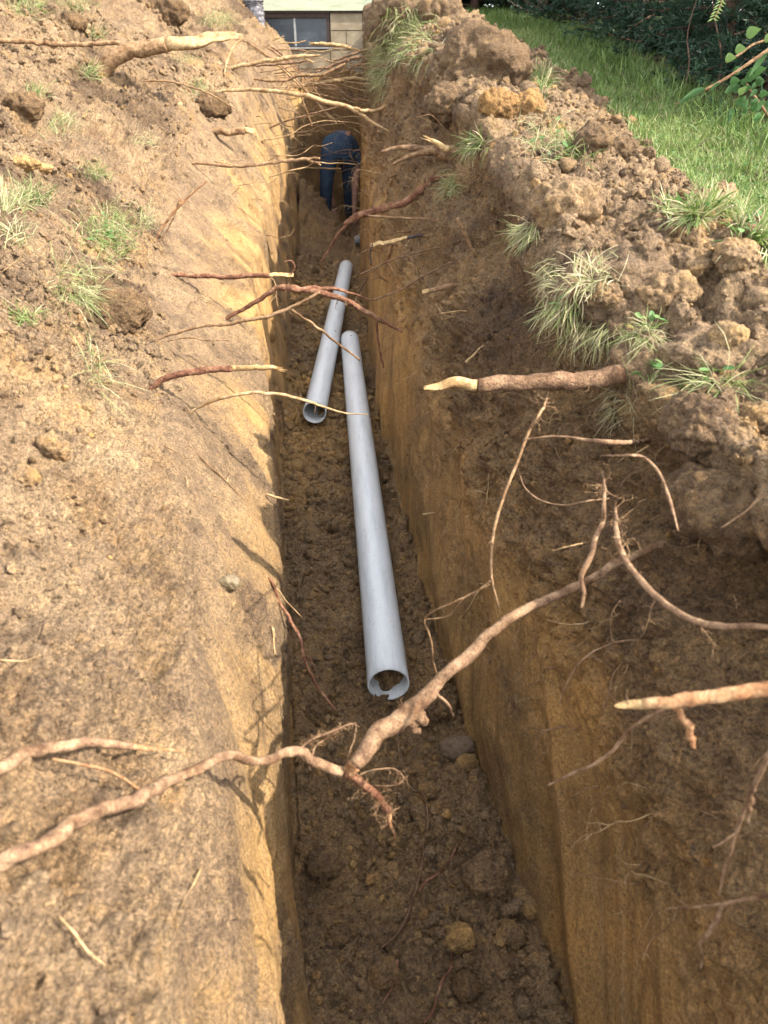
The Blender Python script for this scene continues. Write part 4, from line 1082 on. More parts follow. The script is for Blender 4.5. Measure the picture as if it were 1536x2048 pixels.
root('thin reddish twig between the two blurred near roots', [(105, 1518, 6), (170, 1530, 7), (215, 1540, 8), (260, 1566, 8), (302, 1596, 7)], 'orange', d0=.70, d1=.76, lift=.008, clear=-1, bury=False)
root('thick split yellow root entering from the right edge', [(1560, 1376, 36), (1500, 1383, 38), (1440, 1392, 37), (1380, 1400, 33), (1330, 1405, 30), (1280, 1410, 28), (1250, 1412, 24), (1228, 1410, 8)], 'orange', d0=.62, d1=.66, lift=.01, bury=False, tip='peeled', tipfrac=.16, rough=.4, forks=([(1345, 1408, 14), (1368, 1435, 14), (1380, 1465, 15), (1388, 1497, 8)],), hair=(6, .012, .0008))
root('long thin root curving down left from under the thick split yellow root', [(1340, 1414, 6), (1300, 1432, 8), (1255, 1462, 9), (1225, 1500, 9), (1180, 1532, 8), (1140, 1550, 7), (1095, 1571, 4)], 'dusty', d0=.66, d1=.80, bury=False)
root('grey brown root sweeping from the sod down and out at the right edge', [(1232, 1000, 8), (1232, 1050, 12), (1245, 1105, 14), (1280, 1160, 16), (1320, 1200, 16), (1370, 1232, 17), (1430, 1252, 18), (1480, 1254, 15), (1550, 1256, 13)], 'dusty', d0=.90, d1=.66, lift=.008, clear=-1, bury=False, wall=True, hair=(26, .04, .0007, 1, .1, .9))
root('crooked grey root hanging straight down beside the sweeping one', [(1205, 935, 6), (1210, 990, 9), (1205, 1045, 12), (1190, 1080, 13), (1182, 1110, 14), (1162, 1150, 14), (1168, 1185, 12), (1162, 1216, 8)], 'dusty', d0=.95, d1=.86, lift=.012, bury=False, wall=True, hair=(24, .035, .0007, 1, .2, .7))
root('arched thin root below the drooping sod bending down at its right end', [(1200, 912, 6), (1245, 912, 7), (1285, 914, 8), (1318, 945, 8), (1340, 1000, 8), (1356, 1062, 4)], 'dusty', d0=.96, d1=.84, lift=.01, clear=-1, bury=False, wall=True)
root('long thin hanging root with a golden sheen in front of the right wall', [(1102, 775, 6), (1085, 820, 7), (1060, 860, 8), (1035, 925, 8), (1010, 985, 8), (990, 1050, 8), (982, 1110, 7), (985, 1160, 6), (998, 1215, 3)], 'tan', d0=1.1, d1=1.02, lift=.01, bury=False, wall=True, hair=(20, .035, .0007, 1, .2, .9),
     forks=([(982, 1162, 4), (940, 1190, 4), (895, 1210, 4), (850, 1236, 4), (862, 1280, 4), (868, 1330, 4), (888, 1388, 2)], [(978, 1170, 3), (930, 1195, 3), (898, 1230, 3), (852, 1238, 3)]))
root('level dark thin root crossing the right wall below the very thick one', [(1300, 882, 14), (1230, 884, 12), (1170, 880, 9), (1140, 874, 6), (1090, 874, 5), (1045, 880, 3)], 'dusty', d0=1.0, d1=1.07, lift=.004, clear=-1, bury=False, wall=True)
root('hooked rootlet curling left under the level dark thin one', [(1250, 995, 3), (1190, 1000, 4), (1130, 1010, 3), (1080, 1000, 4), (1050, 975, 3), (1040, 950, 2)], 'dusty', d0=1.0, d1=1.1, lift=.006, clear=-1, bury=False, wall=True)
root('thin branching root near the lower right edge running down left', [(1550, 1480, 14), (1520, 1545, 13), (1500, 1590, 10), (1470, 1670, 9), (1452, 1730, 9), (1437, 1792, 4)], 'dusty', d0=.56, d1=.72, lift=.008, bury=False, forks=([(1505, 1575, 9), (1500, 1610, 9), (1498, 1645, 5)], [(1472, 1665, 5), (1450, 1680, 4), (1425, 1695, 3)]))
root('forked pale root pointing left at the lower right with one arm hanging down', [(1560, 1786, 12), (1500, 1797, 11), (1450, 1808, 10), (1400, 1813, 8), (1326, 1818, 5)], 'dusty', d0=.60, d1=.74, lift=.008, bury=False, forks=([(1442, 1812, 9), (1425, 1850, 9), (1402, 1885, 9), (1403, 1912, 8), (1401, 1937, 5)], [(1380, 1814, 4), (1358, 1802, 2)]))
root('bow shaped hair root on the brown part of the right wall', [(1305, 1290, 3), (1260, 1280, 4), (1200, 1297, 4), (1160, 1325, 4), (1130, 1375, 3), (1118, 1405, 2)], 'dusty', d0=.86, d1=.98, lift=.004, clear=-1, bury=False, wall=True)
root('short bare twig on the right wall left of the crooked grey root', [(1185, 1084, 4), (1140, 1092, 4), (1103, 1103, 3)], 'pale', d0=.95, d1=1.0, lift=.006, clear=-1, bury=False, wall=True)
root('thin root crossing below the big dark lump at the right edge', [(1545, 985, 5), (1490, 1025, 5), (1442, 1056, 4)], 'dusty', d0=.74, d1=.78, lift=.005, clear=-1)
# -- roots on the floor and lower banks
root('long thin dark red root winding over the near trench floor', [(795, 1470, 4), (800, 1510, 4), (822, 1575, 5), (848, 1590, 5), (856, 1640, 5), (848, 1680, 5), (842, 1740, 6), (825, 1800, 7), (800, 1860, 7), (762, 1897, 5)], 'brown', y0=1.3, y1=.8, lift=.006, clear=-1, bury=False)
root('short crooked red root lying over the long winding one', [(913, 1692, 9), (900, 1722, 9), (875, 1748, 9), (850, 1765, 9), (838, 1785, 6)], 'red', lift=.008, clear=-1, bury=False)
root('wavy reddish root on the floor at the bottom of the picture right of centre', [(902, 1898, 4), (902, 1935, 6), (888, 1955, 8), (875, 1990, 8), (868, 2020, 8), (848, 2045, 6)], 'red', lift=.008, clear=-1, bury=False)
root('thin reddish root on the floor left of the wavy one', [(804, 1888, 4), (795, 1925, 6), (790, 1960, 6), (765, 2008, 4)], 'red', lift=.006, clear=-1, bury=False)
root('pale blurred twig lying on the lower left bank', [(118, 1832, 6), (150, 1868, 7), (178, 1905, 7), (212, 1930, 4)], 'pale', lift=.006, clear=-1, bury=False)
root('short straight pale twig where the left bank meets the scraped clay', [(402, 1738, 6), (385, 1770, 6), (363, 1812, 3)], 'pale', lift=.006, clear=-1, bury=False)
root('little reddish stick behind the tip of the nearer pipe', [(712, 592, 6), (735, 557, 5)], 'brown', d0=5.0, d1=5.05, bury=False, lift=.01)
root('small twig lying against the right wall beside the nearer pipe', [(752, 778, 4), (735, 774, 5)], 'brown')
root('short twig caught on the right wall above the grey clay', [(870, 1026, 5), (845, 1029, 5)], 'pale', lift=.004)
root('pale curved root hair lying on the upper left bank', [(2, 545, 3), (35, 520, 4), (52, 490, 3), (48, 465, 2)], 'pale', lift=.004, clear=-1, bury=False)
root('thin thread of root running down the left bank under the arched root', [(370, 875, 3), (400, 915, 4), (450, 960, 4), (490, 1000, 2)], 'tan', lift=.003, clear=-1, bury=False)
root('pale thread of root at the left edge of the near bank', [(0, 1320, 4), (45, 1322, 4), (80, 1310, 3)], 'pale', lift=.003, clear=-1, bury=False)
root('long thin root arching over the right wall left of the short cut stub', [(905, 525, 3), (860, 545, 4), (800, 580, 4), (745, 600, 4)], 'brown', lift=.02)
root('thin root slanting from the right wall above the farther pipe tip', [(880, 495, 3), (800, 515, 4), (720, 549, 4)], 'brown', lift=.02)
root('pale straight root slanting left below the reddish crooked one', [(835, 405, 3), (780, 355, 3), (722, 425, 4)][::-1][:2] + [(835, 365, 3)], 'tan', d0=7.0, d1=6.4, bury=False)
root('thin pale stub on the right wall between the thick root and the sod', [(968, 690, 4), (950, 708, 7), (932, 724, 8)], 'pale', lift=.01)
root('level thin pale rootlet left of the sod on the right wall', [(932, 622, 4), (905, 624, 4), (877, 627, 3)], 'pale', lift=.008)

# -- the many fine roots that stick out of both walls, one object each
def fine_root(p, nr, r_, scale, mat, group, labels):
    d = (nr + Vector((r_.gauss(0, .35), r_.gauss(0, .5), r_.gauss(-.05, .4)))).normalized()
    L_ = scale * r_.uniform(.5, 1.5); m_ = r_.randint(8, 12); q = p - nr * .01
    rad = r_.choice((.0007, .0009, .0012, .0018)) * (1 + .12 * p.y) * (1.0 if scale < .15 else 1.4)
    path = [[*q, rad]]
    parts = []
    for s in range(m_):
        d = (d + Vector((r_.gauss(0, .22), r_.gauss(0, .22), r_.gauss(-.10, .22)))).normalized(); q = q + d * L_ / m_
        path.append([*q, rad * (1 - .8 * (s + 1) / m_)])
        if r_.random() < .35 and s > 1:
            e = (d + Vector((r_.gauss(0, .9), r_.gauss(0, .9), r_.gauss(-.2, .9)))).normalized(); z_ = q.copy(); pp = [[*z_, rad * .6]]
            for s2 in range(4):
                e = (e + Vector((r_.gauss(0, .3), r_.gauss(0, .3), r_.gauss(-.1, .3)))).normalized(); z_ = z_ + e * L_ * .07; pp.append([*z_, rad * .5 * (1 - s2 / 4.5)])
            parts.append(tube(pp, 4, False))
    parts.append(tube(catmull(path, m_ * 2), 5, False))
    V, F = merge(parts)
    o = mesh_np('fine_root', V - np.array(p), F, M[mat]); o.location = p
    tag(o, 'hair thin %s root on the %s' % ({'bark_tan': 'tan', 'bark_brown': 'brown', 'bark_dusty': 'greyish', 'pale_root': 'pale'}[mat], labels), 'root', group)
r_ = random.Random(77)
def wall_pts(t0, t1, ya, yb, n_):
    c_ = np.where((TT > t0) & (TT < t1))[0]
    for _ in range(n_):
        y = math.exp(r_.uniform(math.log(ya), math.log(yb)))
        r0_ = int(np.argmin(abs(Y - y))); j = int(r_.choice(list(c_)))
        yield Vector(P[r0_, j]), Vector(Nf[r0_, j])
for p, nr in wall_pts(8.7, 9.85, .5, 5.0, 150):
    fine_root(p, nr, r_, .09 + .02 * p.y, r_.choice(('bark_tan', 'bark_brown', 'bark_dusty', 'pale_root')), 'fine roots on the near right trench wall', 'shaded right wall, nearer half')
for p, nr in wall_pts(8.1, 9.8, 5.0, 10.3, 70):
    fine_root(p, nr, r_, .26, r_.choice(('bark_tan', 'bark_brown', 'pale_root')), 'fine roots on the far right trench wall', 'shaded right wall, far half')
for p, nr in wall_pts(4.8, 6.6, 3.2, 10.3, 50):
    fine_root(p, nr, r_, .10 + .022 * p.y, r_.choice(('bark_tan', 'pale_root', 'pale_root')), 'fine roots on the far left trench wall', 'sunlit left wall, far half')
for p, nr in wall_pts(4.0, 6.2, .6, 3.2, 26):
    fine_root(p, nr, r_, .045, r_.choice(('bark_tan', 'pale_root')), 'fine roots on the near left bank', 'sunlit left bank, nearer half')

# long thin roots that still span the far part of the trench, one by one
for k_ in range(40):
    y_ = r_.uniform(5.6, 10.0) if k_ < 22 else r_.uniform(7.2, 9.0); ri_ = int(np.argmin(abs(Y - y_))); side = r_.random() < .5
    jl = int(r_.choice(list(np.where((TT > 5.0) & (TT < 6.5))[0]))); jr = int(r_.choice(list(np.where((TT > 8.6) & (TT < 9.7))[0])))
    a_ = Vector(P[ri_, jl]); b_ = Vector(P[min(NR - 1, ri_ + r_.randint(-12, 12)), jr]); b_.z = a_.z + r_.uniform(-.25, .25)
    if side: a_, b_ = b_, a_
    fr_ = r_.uniform(.55, .95); rad = r_.uniform(.0028, .0065); dirn = (b_ - a_).normalized()
    pts_ = [[*(a_ - dirn * .06), rad]]
    for q_ in range(1, 8):
        t_ = q_ / 7 * fr_; c_ = a_ + (b_ - a_) * t_ + Vector((r_.gauss(0, .012), r_.gauss(0, .03), r_.gauss(0, .014) + .05 * math.sin(t_ * 3.1)))
        pts_.append([*c_, rad * (1 - .7 * q_ / 7)])
    cm = catmull(pts_, 36); V, F = tube(cm, 6, True, .3, k_)
    mt_ = r_.choice(('bark_tan', 'pale_root', 'bark_brown'))
    o = mesh_np('spanning_root', V - np.array(a_), F, M[mt_]); o.location = a_
    tag(o, 'thin %s root spanning the far trench from the %s wall' % ({'bark_tan': 'tan', 'bark_brown': 'brown', 'pale_root': 'pale'}[mt_], 'right' if side else 'left'), 'root', 'thin roots spanning the far part of the trench')

# ------------------------------------------------------------------ grass
def leaf_mat(name, stops, attr=True, trans=.25, rough=.55):
    m, n, b = new_mat(name)
    a = N(n, 'ShaderNodeAttribute'); a.attribute_name = 'hue'
    sep = N(n, 'ShaderNodeSeparateColor'); n.links.new(a.outputs['Color'], sep.inputs[0])
    c = ramp(n, sep.outputs[0], stops).outputs[0]
    n.links.new(c, b.inputs['Base Color']); b.inputs['Roughness'].default_value = rough
    tr = N(n, 'ShaderNodeBsdfTranslucent'); n.links.new(c, tr.inputs[0])
    mx = N(n, 'ShaderNodeMixShader'); mx.inputs[0].default_value = trans
    n.links.new(b.outputs[0], mx.inputs[1]); n.links.new(tr.outputs[0], mx.inputs[2])
    n.links.new(mx.outputs[0], n.nodes['Material Output'].inputs[0])
    return m
M['grass'] = leaf_mat('grass_blades', [(0.0, (0.035, 0.065, 0.015)), (0.35, (0.085, 0.135, 0.030)), (0.6, (0.15, 0.20, 0.050)), (0.78, (0.25, 0.25, 0.11)), (1.0, (0.38, 0.32, 0.19))])
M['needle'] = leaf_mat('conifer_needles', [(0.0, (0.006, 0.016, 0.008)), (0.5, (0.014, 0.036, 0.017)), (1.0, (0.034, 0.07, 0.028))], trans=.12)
M['leaf'] = leaf_mat('broad_leaf', [(0.0, (0.02, 0.05, 0.018)), (0.5, (0.055, 0.12, 0.032)), (1.0, (0.16, 0.22, 0.07))], trans=.3)
M['bark_tree'] = simple_mat('tree_bark', [(0.3, (0.045, 0.028, 0.02)), (0.7, (0.12, 0.07, 0.05))], 20, .95, ((40, .01),))

def blades(name, base, up, length, width, hue, label=None, cat=None, kind='stuff', parent=None, droop=.6, mat='grass', side=None, segs=3, origin=None):
    """base (n,3), up (n,3) directions; every blade a bent tapering strip"""
    n = len(base); base = np.asarray(base, float); up = np.asarray(up, float)
    up = up / np.linalg.norm(up, axis=1)[:, None]
    s = rng.normal(size=(n, 3)); s -= (s * up).sum(1)[:, None] * up; s /= np.linalg.norm(s, axis=1)[:, None]
    bend = np.cross(s, up) * rng.choice([-1, 1], n)[:, None]
    length = np.broadcast_to(length, n); width = np.broadcast_to(width, n); droop = np.broadcast_to(droop, n) * (0.4 + 1.1 * rng.random(n))
    rows = []
    p = base.copy(); d = up.copy(); g = np.array([0, 0, -1.0])
    V = np.zeros((n, segs * 2 + 1, 3))
    for k in range(segs):
        w_ = (width * (1 - .25 * k / segs))[:, None] * .5
        V[:, 2 * k] = p - s * w_; V[:, 2 * k + 1] = p + s * w_
        d = d + bend * (droop * .45)[:, None] + g * (droop * .38)[:, None]
        d /= np.linalg.norm(d, axis=1)[:, None]
        p = p + d * (length / segs)[:, None]
    V[:, -1] = p
    F = []
    for k in range(segs - 1):
        F += [(2 * k, 2 * k + 1, 2 * k + 3), (2 * k, 2 * k + 3, 2 * k + 2)]
    F += [(2 * segs - 2, 2 * segs - 1, 2 * segs)]
    F = np.array(F); nv = segs * 2 + 1
    FA = (F[None] + (np.arange(n) * nv)[:, None, None]).reshape(-1, 3)
    h = np.repeat(np.clip(hue, 0, 1)[:, None], nv, 1).reshape(-1, 1)
    hh = np.concatenate([h, h, h], 1)
    V = V.reshape(-1, 3)
    if origin is not None: V = V - np.array(origin)
    o = mesh_np(name, V, FA, M[mat], parent, attr={'hue': hh})
    if label: tag(o, label, cat)
    if kind: o['kind'] = kind
    return o

# lawn blades: sampled on the terrain grid, denser near the camera
def lawn_points(nb):
    dyv = np.gradient(Y)[:, None] * np.ones(NC)[None]; dl = np.linalg.norm(np.gradient(P, axis=1), axis=-1)
    wv = lawnW * (XX < 2.6) * (YY > .9) * (YY < 12.6) * dyv * dl / (0.8 + np.clip(YY, 0, 99)) ** 1.25
    wv *= 1 - .93 * bare_ground
    wv = np.clip(wv, 0, None).ravel(); wv /= wv.sum()
    pk = rng.choice(len(wv), nb, p=wv)
    return P.reshape(-1, 3)[pk] + rng.normal(0, .007, (nb, 3)) * np.array([1, 1, 0]), pk
nb = 88000
B_, pk = lawn_points(nb)
pt = fbm(B_, 1.3, 3, 201); pt2 = fbm(B_, 6, 2, 205)
hue = .47 + .24 * pt + .14 * pt2 + rng.normal(0, .12, nb)
hue = np.where(rng.random(nb) < .06, .85 + .15 * rng.random(nb), hue)
ln = (.033 + .008 * pt + rng.normal(0, .010, nb)).clip(.015, .09) * (1 + .10 * np.clip(B_[:, 1], 0, 9))
upv = np.array([0, 0, 1.0]) + rng.normal(0, .42, (nb, 3)) * np.array([1, 1, .2])
blades('lawn_grass', B_, upv, ln, .0019 + .00045 * B_[:, 1], hue, 'green mown grass of the lawn beside the spoil heap', 'grass', segs=2)
# longer grass at the foot of the hedge and dry litter
nb = 5000
yv_ = rng.uniform(3.5, 10.8, nb); xv_ = 1.72 - .07 * np.clip(yv_ - 7.5, 0, 9) ** 1.6 * 1.3 + rng.normal(0, .13, nb)
bz = CAM_H + LAWN(yv_)
blades('long_grass', np.stack([xv_, yv_, bz - .01], -1), np.array([0, 0, 1.0]) + rng.normal(0, .35, (nb, 3)) * np.array([1, 1, .1]), rng.uniform(.08, .20, nb), .006, .3 + .14 * rng.normal(size=nb), 'longer uncut grass at the foot of the hedge', 'grass')
nb = 7000
yv_ = rng.uniform(3.0, 7.4, nb); xv_ = rng.uniform(1.35, 2.6, nb) + .1 * rng.normal(size=nb)
blades('needle_litter', np.stack([xv_, yv_, CAM_H + LAWN(yv_) + .008], -1), rng.normal(0, 1, (nb, 3)) * np.array([1, 1, .16]) + np.array([0, 0, .12]), rng.uniform(.05, .15, nb), .004, .86 + .14 * rng.random(nb), 'dry brown needles and dead stems on the bare ground below the hedge', 'litter', droop=.15)
for o in bpy.data.objects:
    if o.name == 'needle_litter': o.data.materials[0] = simple_mat('dry_litter', [(.3, (.06, .04, .025)), (.6, (.12, .085, .055)), (.75, (.19, .15, .10))], 30, .95, ())

# clover and weeds in the lawn near the spoil heap
def round_leaves(name, centers, r0, hue, label, cat, parent=None, nrm=None, kind=None, group=None, origin=None, heart=False):
    n = len(centers); K = 8
    ang = np.arange(K) / K * 2 * math.pi
    nr_ = (nrm if nrm is not None else np.array([0, 0, 1.0]) + rng.normal(0, .35, (n, 3))); nr_ = nr_ / np.linalg.norm(nr_, axis=1)[:, None]
    a = np.cross(nr_, rng.normal(size=(n, 3))); a /= np.linalg.norm(a, axis=1)[:, None]; b_ = np.cross(nr_, a)
    rr = np.broadcast_to(r0, n)
    shape = (1 + (.25 * np.cos(ang)) + (.18 * np.cos(2 * ang))) if not heart else (1.0 + .55 * np.cos(ang) ** 3 - .25 * np.cos(ang + math.pi) ** 9)
    V = np.zeros((n, K + 1, 3)); V[:, 0] = centers
    for k in range(K):
        V[:, k + 1] = centers + (rr * shape[k])[:, None] * (math.cos(ang[k]) * a + .8 * math.sin(ang[k]) * b_) + nr_ * (rr * .22 * abs(math.sin(ang[k])))[:, None]
    F = np.array([(0, k + 1, (k + 1) % K + 1) for k in range(K)])
    FA = (F[None] + (np.arange(n) * (K + 1))[:, None, None]).reshape(-1, 3)
    h = np.repeat(np.clip(hue, 0, 1)[:, None], K + 1, 1).reshape(-1, 1)
    V = V.reshape(-1, 3)
    if origin is not None: V = V - np.array(origin)
    o = mesh_np(name, V, FA, M['leaf'], parent, attr={'hue': np.concatenate([h, h, h], 1)})
    if label: tag(o, label, cat, group)
    if kind: o['kind'] = kind
    return o
C_, pk = lawn_points(2600)
C_ = C_[(C_[:, 1] < 5)]
round_leaves('clover', C_ + np.array([0, 0, .025]), .007 + .004 * rng.random(len(C_)), .35 + .3 * rng.random(len(C_)), 'clover and small round weeds growing in the lawn', 'clover', kind='stuff')

# ------------------------------------------------------------------ sods and tufts torn up with the soil
def tuft(label, u, v, wpx, hpx, n_, length, hue0, hang=0.0, spread=.6, group=None, cat='grass tuft', name='grass_tuft', width=.0016, leaves=0, sdir=None, droop=.6, lift=.0):
    """a tuft: thin soil and root mat with blades as a part; the blades grow along the surface normal and hang by 'hang'"""
    cpt, nr, d = hit(u, v)
    r_ = random.Random(int(u * 7 + v))
    n_ = int(n_ * ((.62 if hang > .5 else 1.25) if u > 1000 else 1.6)); length = length * ((.95 if hang > .5 else 1.2) if u > 1000 else 1.1); width = width * (.72 if hang > .5 else .95)
    Bs = []; Ns = []
    tries = 0
    while len(Bs) < n_ and tries < n_ * 3:
        tries += 1
        a = r_.gauss(0, .42); b_ = r_.gauss(0, .42)
        if abs(a) > 1 or abs(b_) > 1: continue
        # blades come in bunches
        qa = round(a * 5) / 5 + r_.gauss(0, .035); qb = round(b_ * 5) / 5 + r_.gauss(0, .035)
        h_, n2, dd = hit(u + qa * wpx * .5, v + qb * hpx * .5)
        if abs(dd - d) > .35 * d: continue
        Bs.append(h_); Ns.append(n2)
    if not Bs: return
    Bs = np.array(Bs); Ns = np.array(Ns); k = len(Bs)
    bun = np.round(Bs * 22); hs = (np.sin(bun[:, 0] * 12.9 + bun[:, 1] * 78.2 + bun[:, 2] * 37.7) * 43758.5) % 1
    lean = np.stack([np.sin(hs * 40), np.cos(hs * 23), np.sin(hs * 31) * .3], -1) * spread
    if hang > .5:
        upv = Ns * .9 + lean * .6 + rng.normal(0, .25, (k, 3)) + (np.array(sdir) * .45 if sdir is not None else 0); droop = 1.25; sdir = None
    else: upv = Ns * (1 - hang) * .8 + np.array([0, 0, .55 - 1.5 * hang]) + lean + rng.normal(0, .22, (k, 3))
    if sdir is not None: upv = upv + np.array(sdir)
    # soil mat
    m_ = max(3, k // 26)
    pick = rng.choice(k, min(m_, k), replace=False)
    parts = []
    Vi, Fi = ICO2
    mr = max(.006, min(wpx, hpx) * .05 / FPX * d)
    for q in pick:
        f = Vi * mr * rng.uniform(.6, 1.3, 3) * (1 + .35 * (rng.random((len(Vi), 1)) - .5))
        parts.append((f + Bs[q] - np.array(cpt), Fi))
    V, F = merge(parts)
    z = np.zeros((len(V), 4)); z[:, 2] = .25; z[:, 3] = .5
    o = empty(name, cpt); tag(o, label, cat, group)
    tag(mesh_np('soil_mat', V, F, M['soil'], o, attr={'zone': z}), kind='stuff')
    hue = hue0 + rng.normal(0, .15, k); hue = np.where(rng.random(k) < .3, np.maximum(hue, .80 + .2 * rng.random(k)), hue)
    blades('blades', Bs + Ns * lift, upv, length * (.45 + .8 * rng.random(k)), width * (.7 + .6 * rng.random(k)), hue, None, None, 'stuff', o, droop=droop, origin=cpt, segs=4)
    if leaves:
        pk_ = rng.choice(k, min(leaves, k), replace=False)
        round_leaves('leaf', Bs[pk_] + Ns[pk_] * .02 + np.array([0, 0, .012]), .0045 + .004 * rng.random(len(pk_)) + .0012 * d, .45 + .4 * rng.random(len(pk_)), None, None, parent=o, origin=cpt, kind='stuff')
    return o

tuft('bright green sod with broad weed leaves on the left bank, at its middle height', 222, 468, 150, 120, 520, .075, .55, .1, leaves=26)
tuft('pale green grass trailing down the left bank from the bright green sod', 150, 570, 110, 110, 240, .11, .66, .65, sdir=(.1, -.3, -.6), droop=.3)
tuft('grass tuft at the left end of the trailing grass', 60, 640, 80, 40, 110, .05, .62, .3)
tuft('long thin grass stems trailing furthest down the left bank', 185, 740, 40, 110, 60, .10, .62, .8, sdir=(.1, -.5, -.7), droop=.2)
tuft('small dark green tuft below the pair of yellow clay flakes', 65, 400, 80, 40, 110, .07, .35)
tuft('green tuft left of the bright green sod near the clay flakes', 190, 350, 70, 30, 100, .06, .4)
tuft('straw coloured tuft at the left edge below the yellow flakes', 20, 410, 70, 60, 120, .08, .75)
tuft('dry pale tuft in the middle of the upper left bank', 125, 255, 90, 60, 140, .07, .75)
tuft('green tuft standing beside the foot of the thick sawn root', 180, 150, 50, 34, 110, .07, .5)
tuft('green tuft between the long stick and the thick sawn root', 190, 70, 50, 30, 90, .07, .35)
tuft('wide thin grass patch at the top left corner', 60, 20, 110, 50, 220, .07, .6)
tuft('grass patch along the top edge left of the dark turf lump', 150, 15, 90, 30, 150, .07, .55)
tuft('yellow green grass on the crest of the left bank right above the sawn root', 435, 42, 90, 44, 330, .08, .62)
tuft('fine green tuft under the sawn root near the bank edge', 395, 180, 46, 44, 130, .07, .55)
tuft('tuft of grass with dark roots below the tip of the thick sawn root', 370, 120, 70, 40, 110, .08, .7, .5)
tuft('small tuft on the far left bank by a dark lump', 70, 190, 60, 34, 90, .06, .5)
tuft('sparse dry grass at the left edge halfway up', 30, 480, 70, 50, 70, .07, .8)
tuft('few straw blades on the left bank under the long leaning twig', 290, 440, 50, 60, 60, .06, .85)
tuft('sparse straw on the left bank above the stub pointing at the viewer', 290, 285, 60, 40, 60, .06, .75)
# right bank
tuft('shaggy straw and green grass covering the far end of the spoil heap by the house', 830, 65, 130, 120, 800, .14, .70, .45, width=.004, sdir=(-.3, -.3, -.2))
tuft('grass hanging over the trench edge at the far end of the spoil heap', 765, 130, 50, 130, 360, .16, .74, .6, width=.004, sdir=(-.4, -.4, -.4))
tuft('green grass rim beside the largest dark lump', 1085, 165, 50, 80, 260, .08, .35, .2, width=.003)
tuft('pale hanging grass on the broken sod in the middle of the spoil heap', 1090, 285, 130, 110, 520, .11, .74, .65, width=.0024, sdir=(-.2, -.5, -.3), leaves=10)
tuft('green grass on the lawn side of the broken sod', 1150, 300, 80, 60, 240, .07, .5, .2, width=.0022)
tuft('dull green tuft left of the broken sod', 950, 290, 60, 40, 160, .08, .5, .2, width=.0026)
tuft('thin drooping grass on the shaded face left of the broken sod', 905, 370, 40, 70, 110, .09, .66, .7, width=.002, sdir=(-.2, -.5, -.5))
tuft('pale tuft on the inner edge between the two near spoil heaps', 1055, 460, 60, 40, 110, .06, .80, .5, sdir=(-.4, -.3, -.2))
tuft('fringe of pale grass at the left tip of the big overhanging sod', 1105, 545, 60, 70, 230, .055, .80, .6, sdir=(-.5, -.35, -.3), spread=.25)
tuft('hanging pale grass along the left rim of the big overhanging sod', 1125, 615, 90, 70, 300, .065, .78, .8, sdir=(-.35, -.4, -.9), droop=.3, leaves=6, spread=.25)
tuft('long pale grass hanging from the lower rim of the big overhanging sod', 1195, 655, 120, 40, 330, .080, .80, .9, sdir=(-.15, -.4, -1.2), droop=.2, spread=.2)
tuft('green and pale grass at the right end of the big overhanging sod', 1290, 665, 90, 40, 260, .06, .70, .8, sdir=(-.1, -.4, -.9), droop=.3, leaves=8, spread=.25)
tuft('long drooping green and straw tuft on the right bank near the picture edge', 1430, 765, 100, 60, 260, .10, .66, .85, sdir=(-.1, -.45, -1.1), droop=.25, leaves=4, width=.0018, spread=.25)
tuft('little green weed seedlings at the sod edge right of the very thick root', 1300, 760, 30, 60, 30, .03, .5, .2, leaves=8)
tuft('dead straw matted on top of the near spoil heap', 1180, 560, 160, 80, 160, .045, .9, .2)
tuft('straw and roots hanging in the dark hollow right of the very thick root', 1240, 800, 70, 120, 170, .07, .92, .9, sdir=(-.2, -.4, -.7), droop=.5, width=.001)
tuft('bright yellow green weeds where the lawn meets the near spoil heap', 1400, 432, 150, 30, 420, .055, .62, 0, leaves=30, width=.0026, spread=1.0)
tuft('tall green weeds at the right edge of the lawn beside the near spoil heap', 1510, 480, 90, 60, 300, .06, .5, 0, leaves=30, width=.003, spread=1.0)

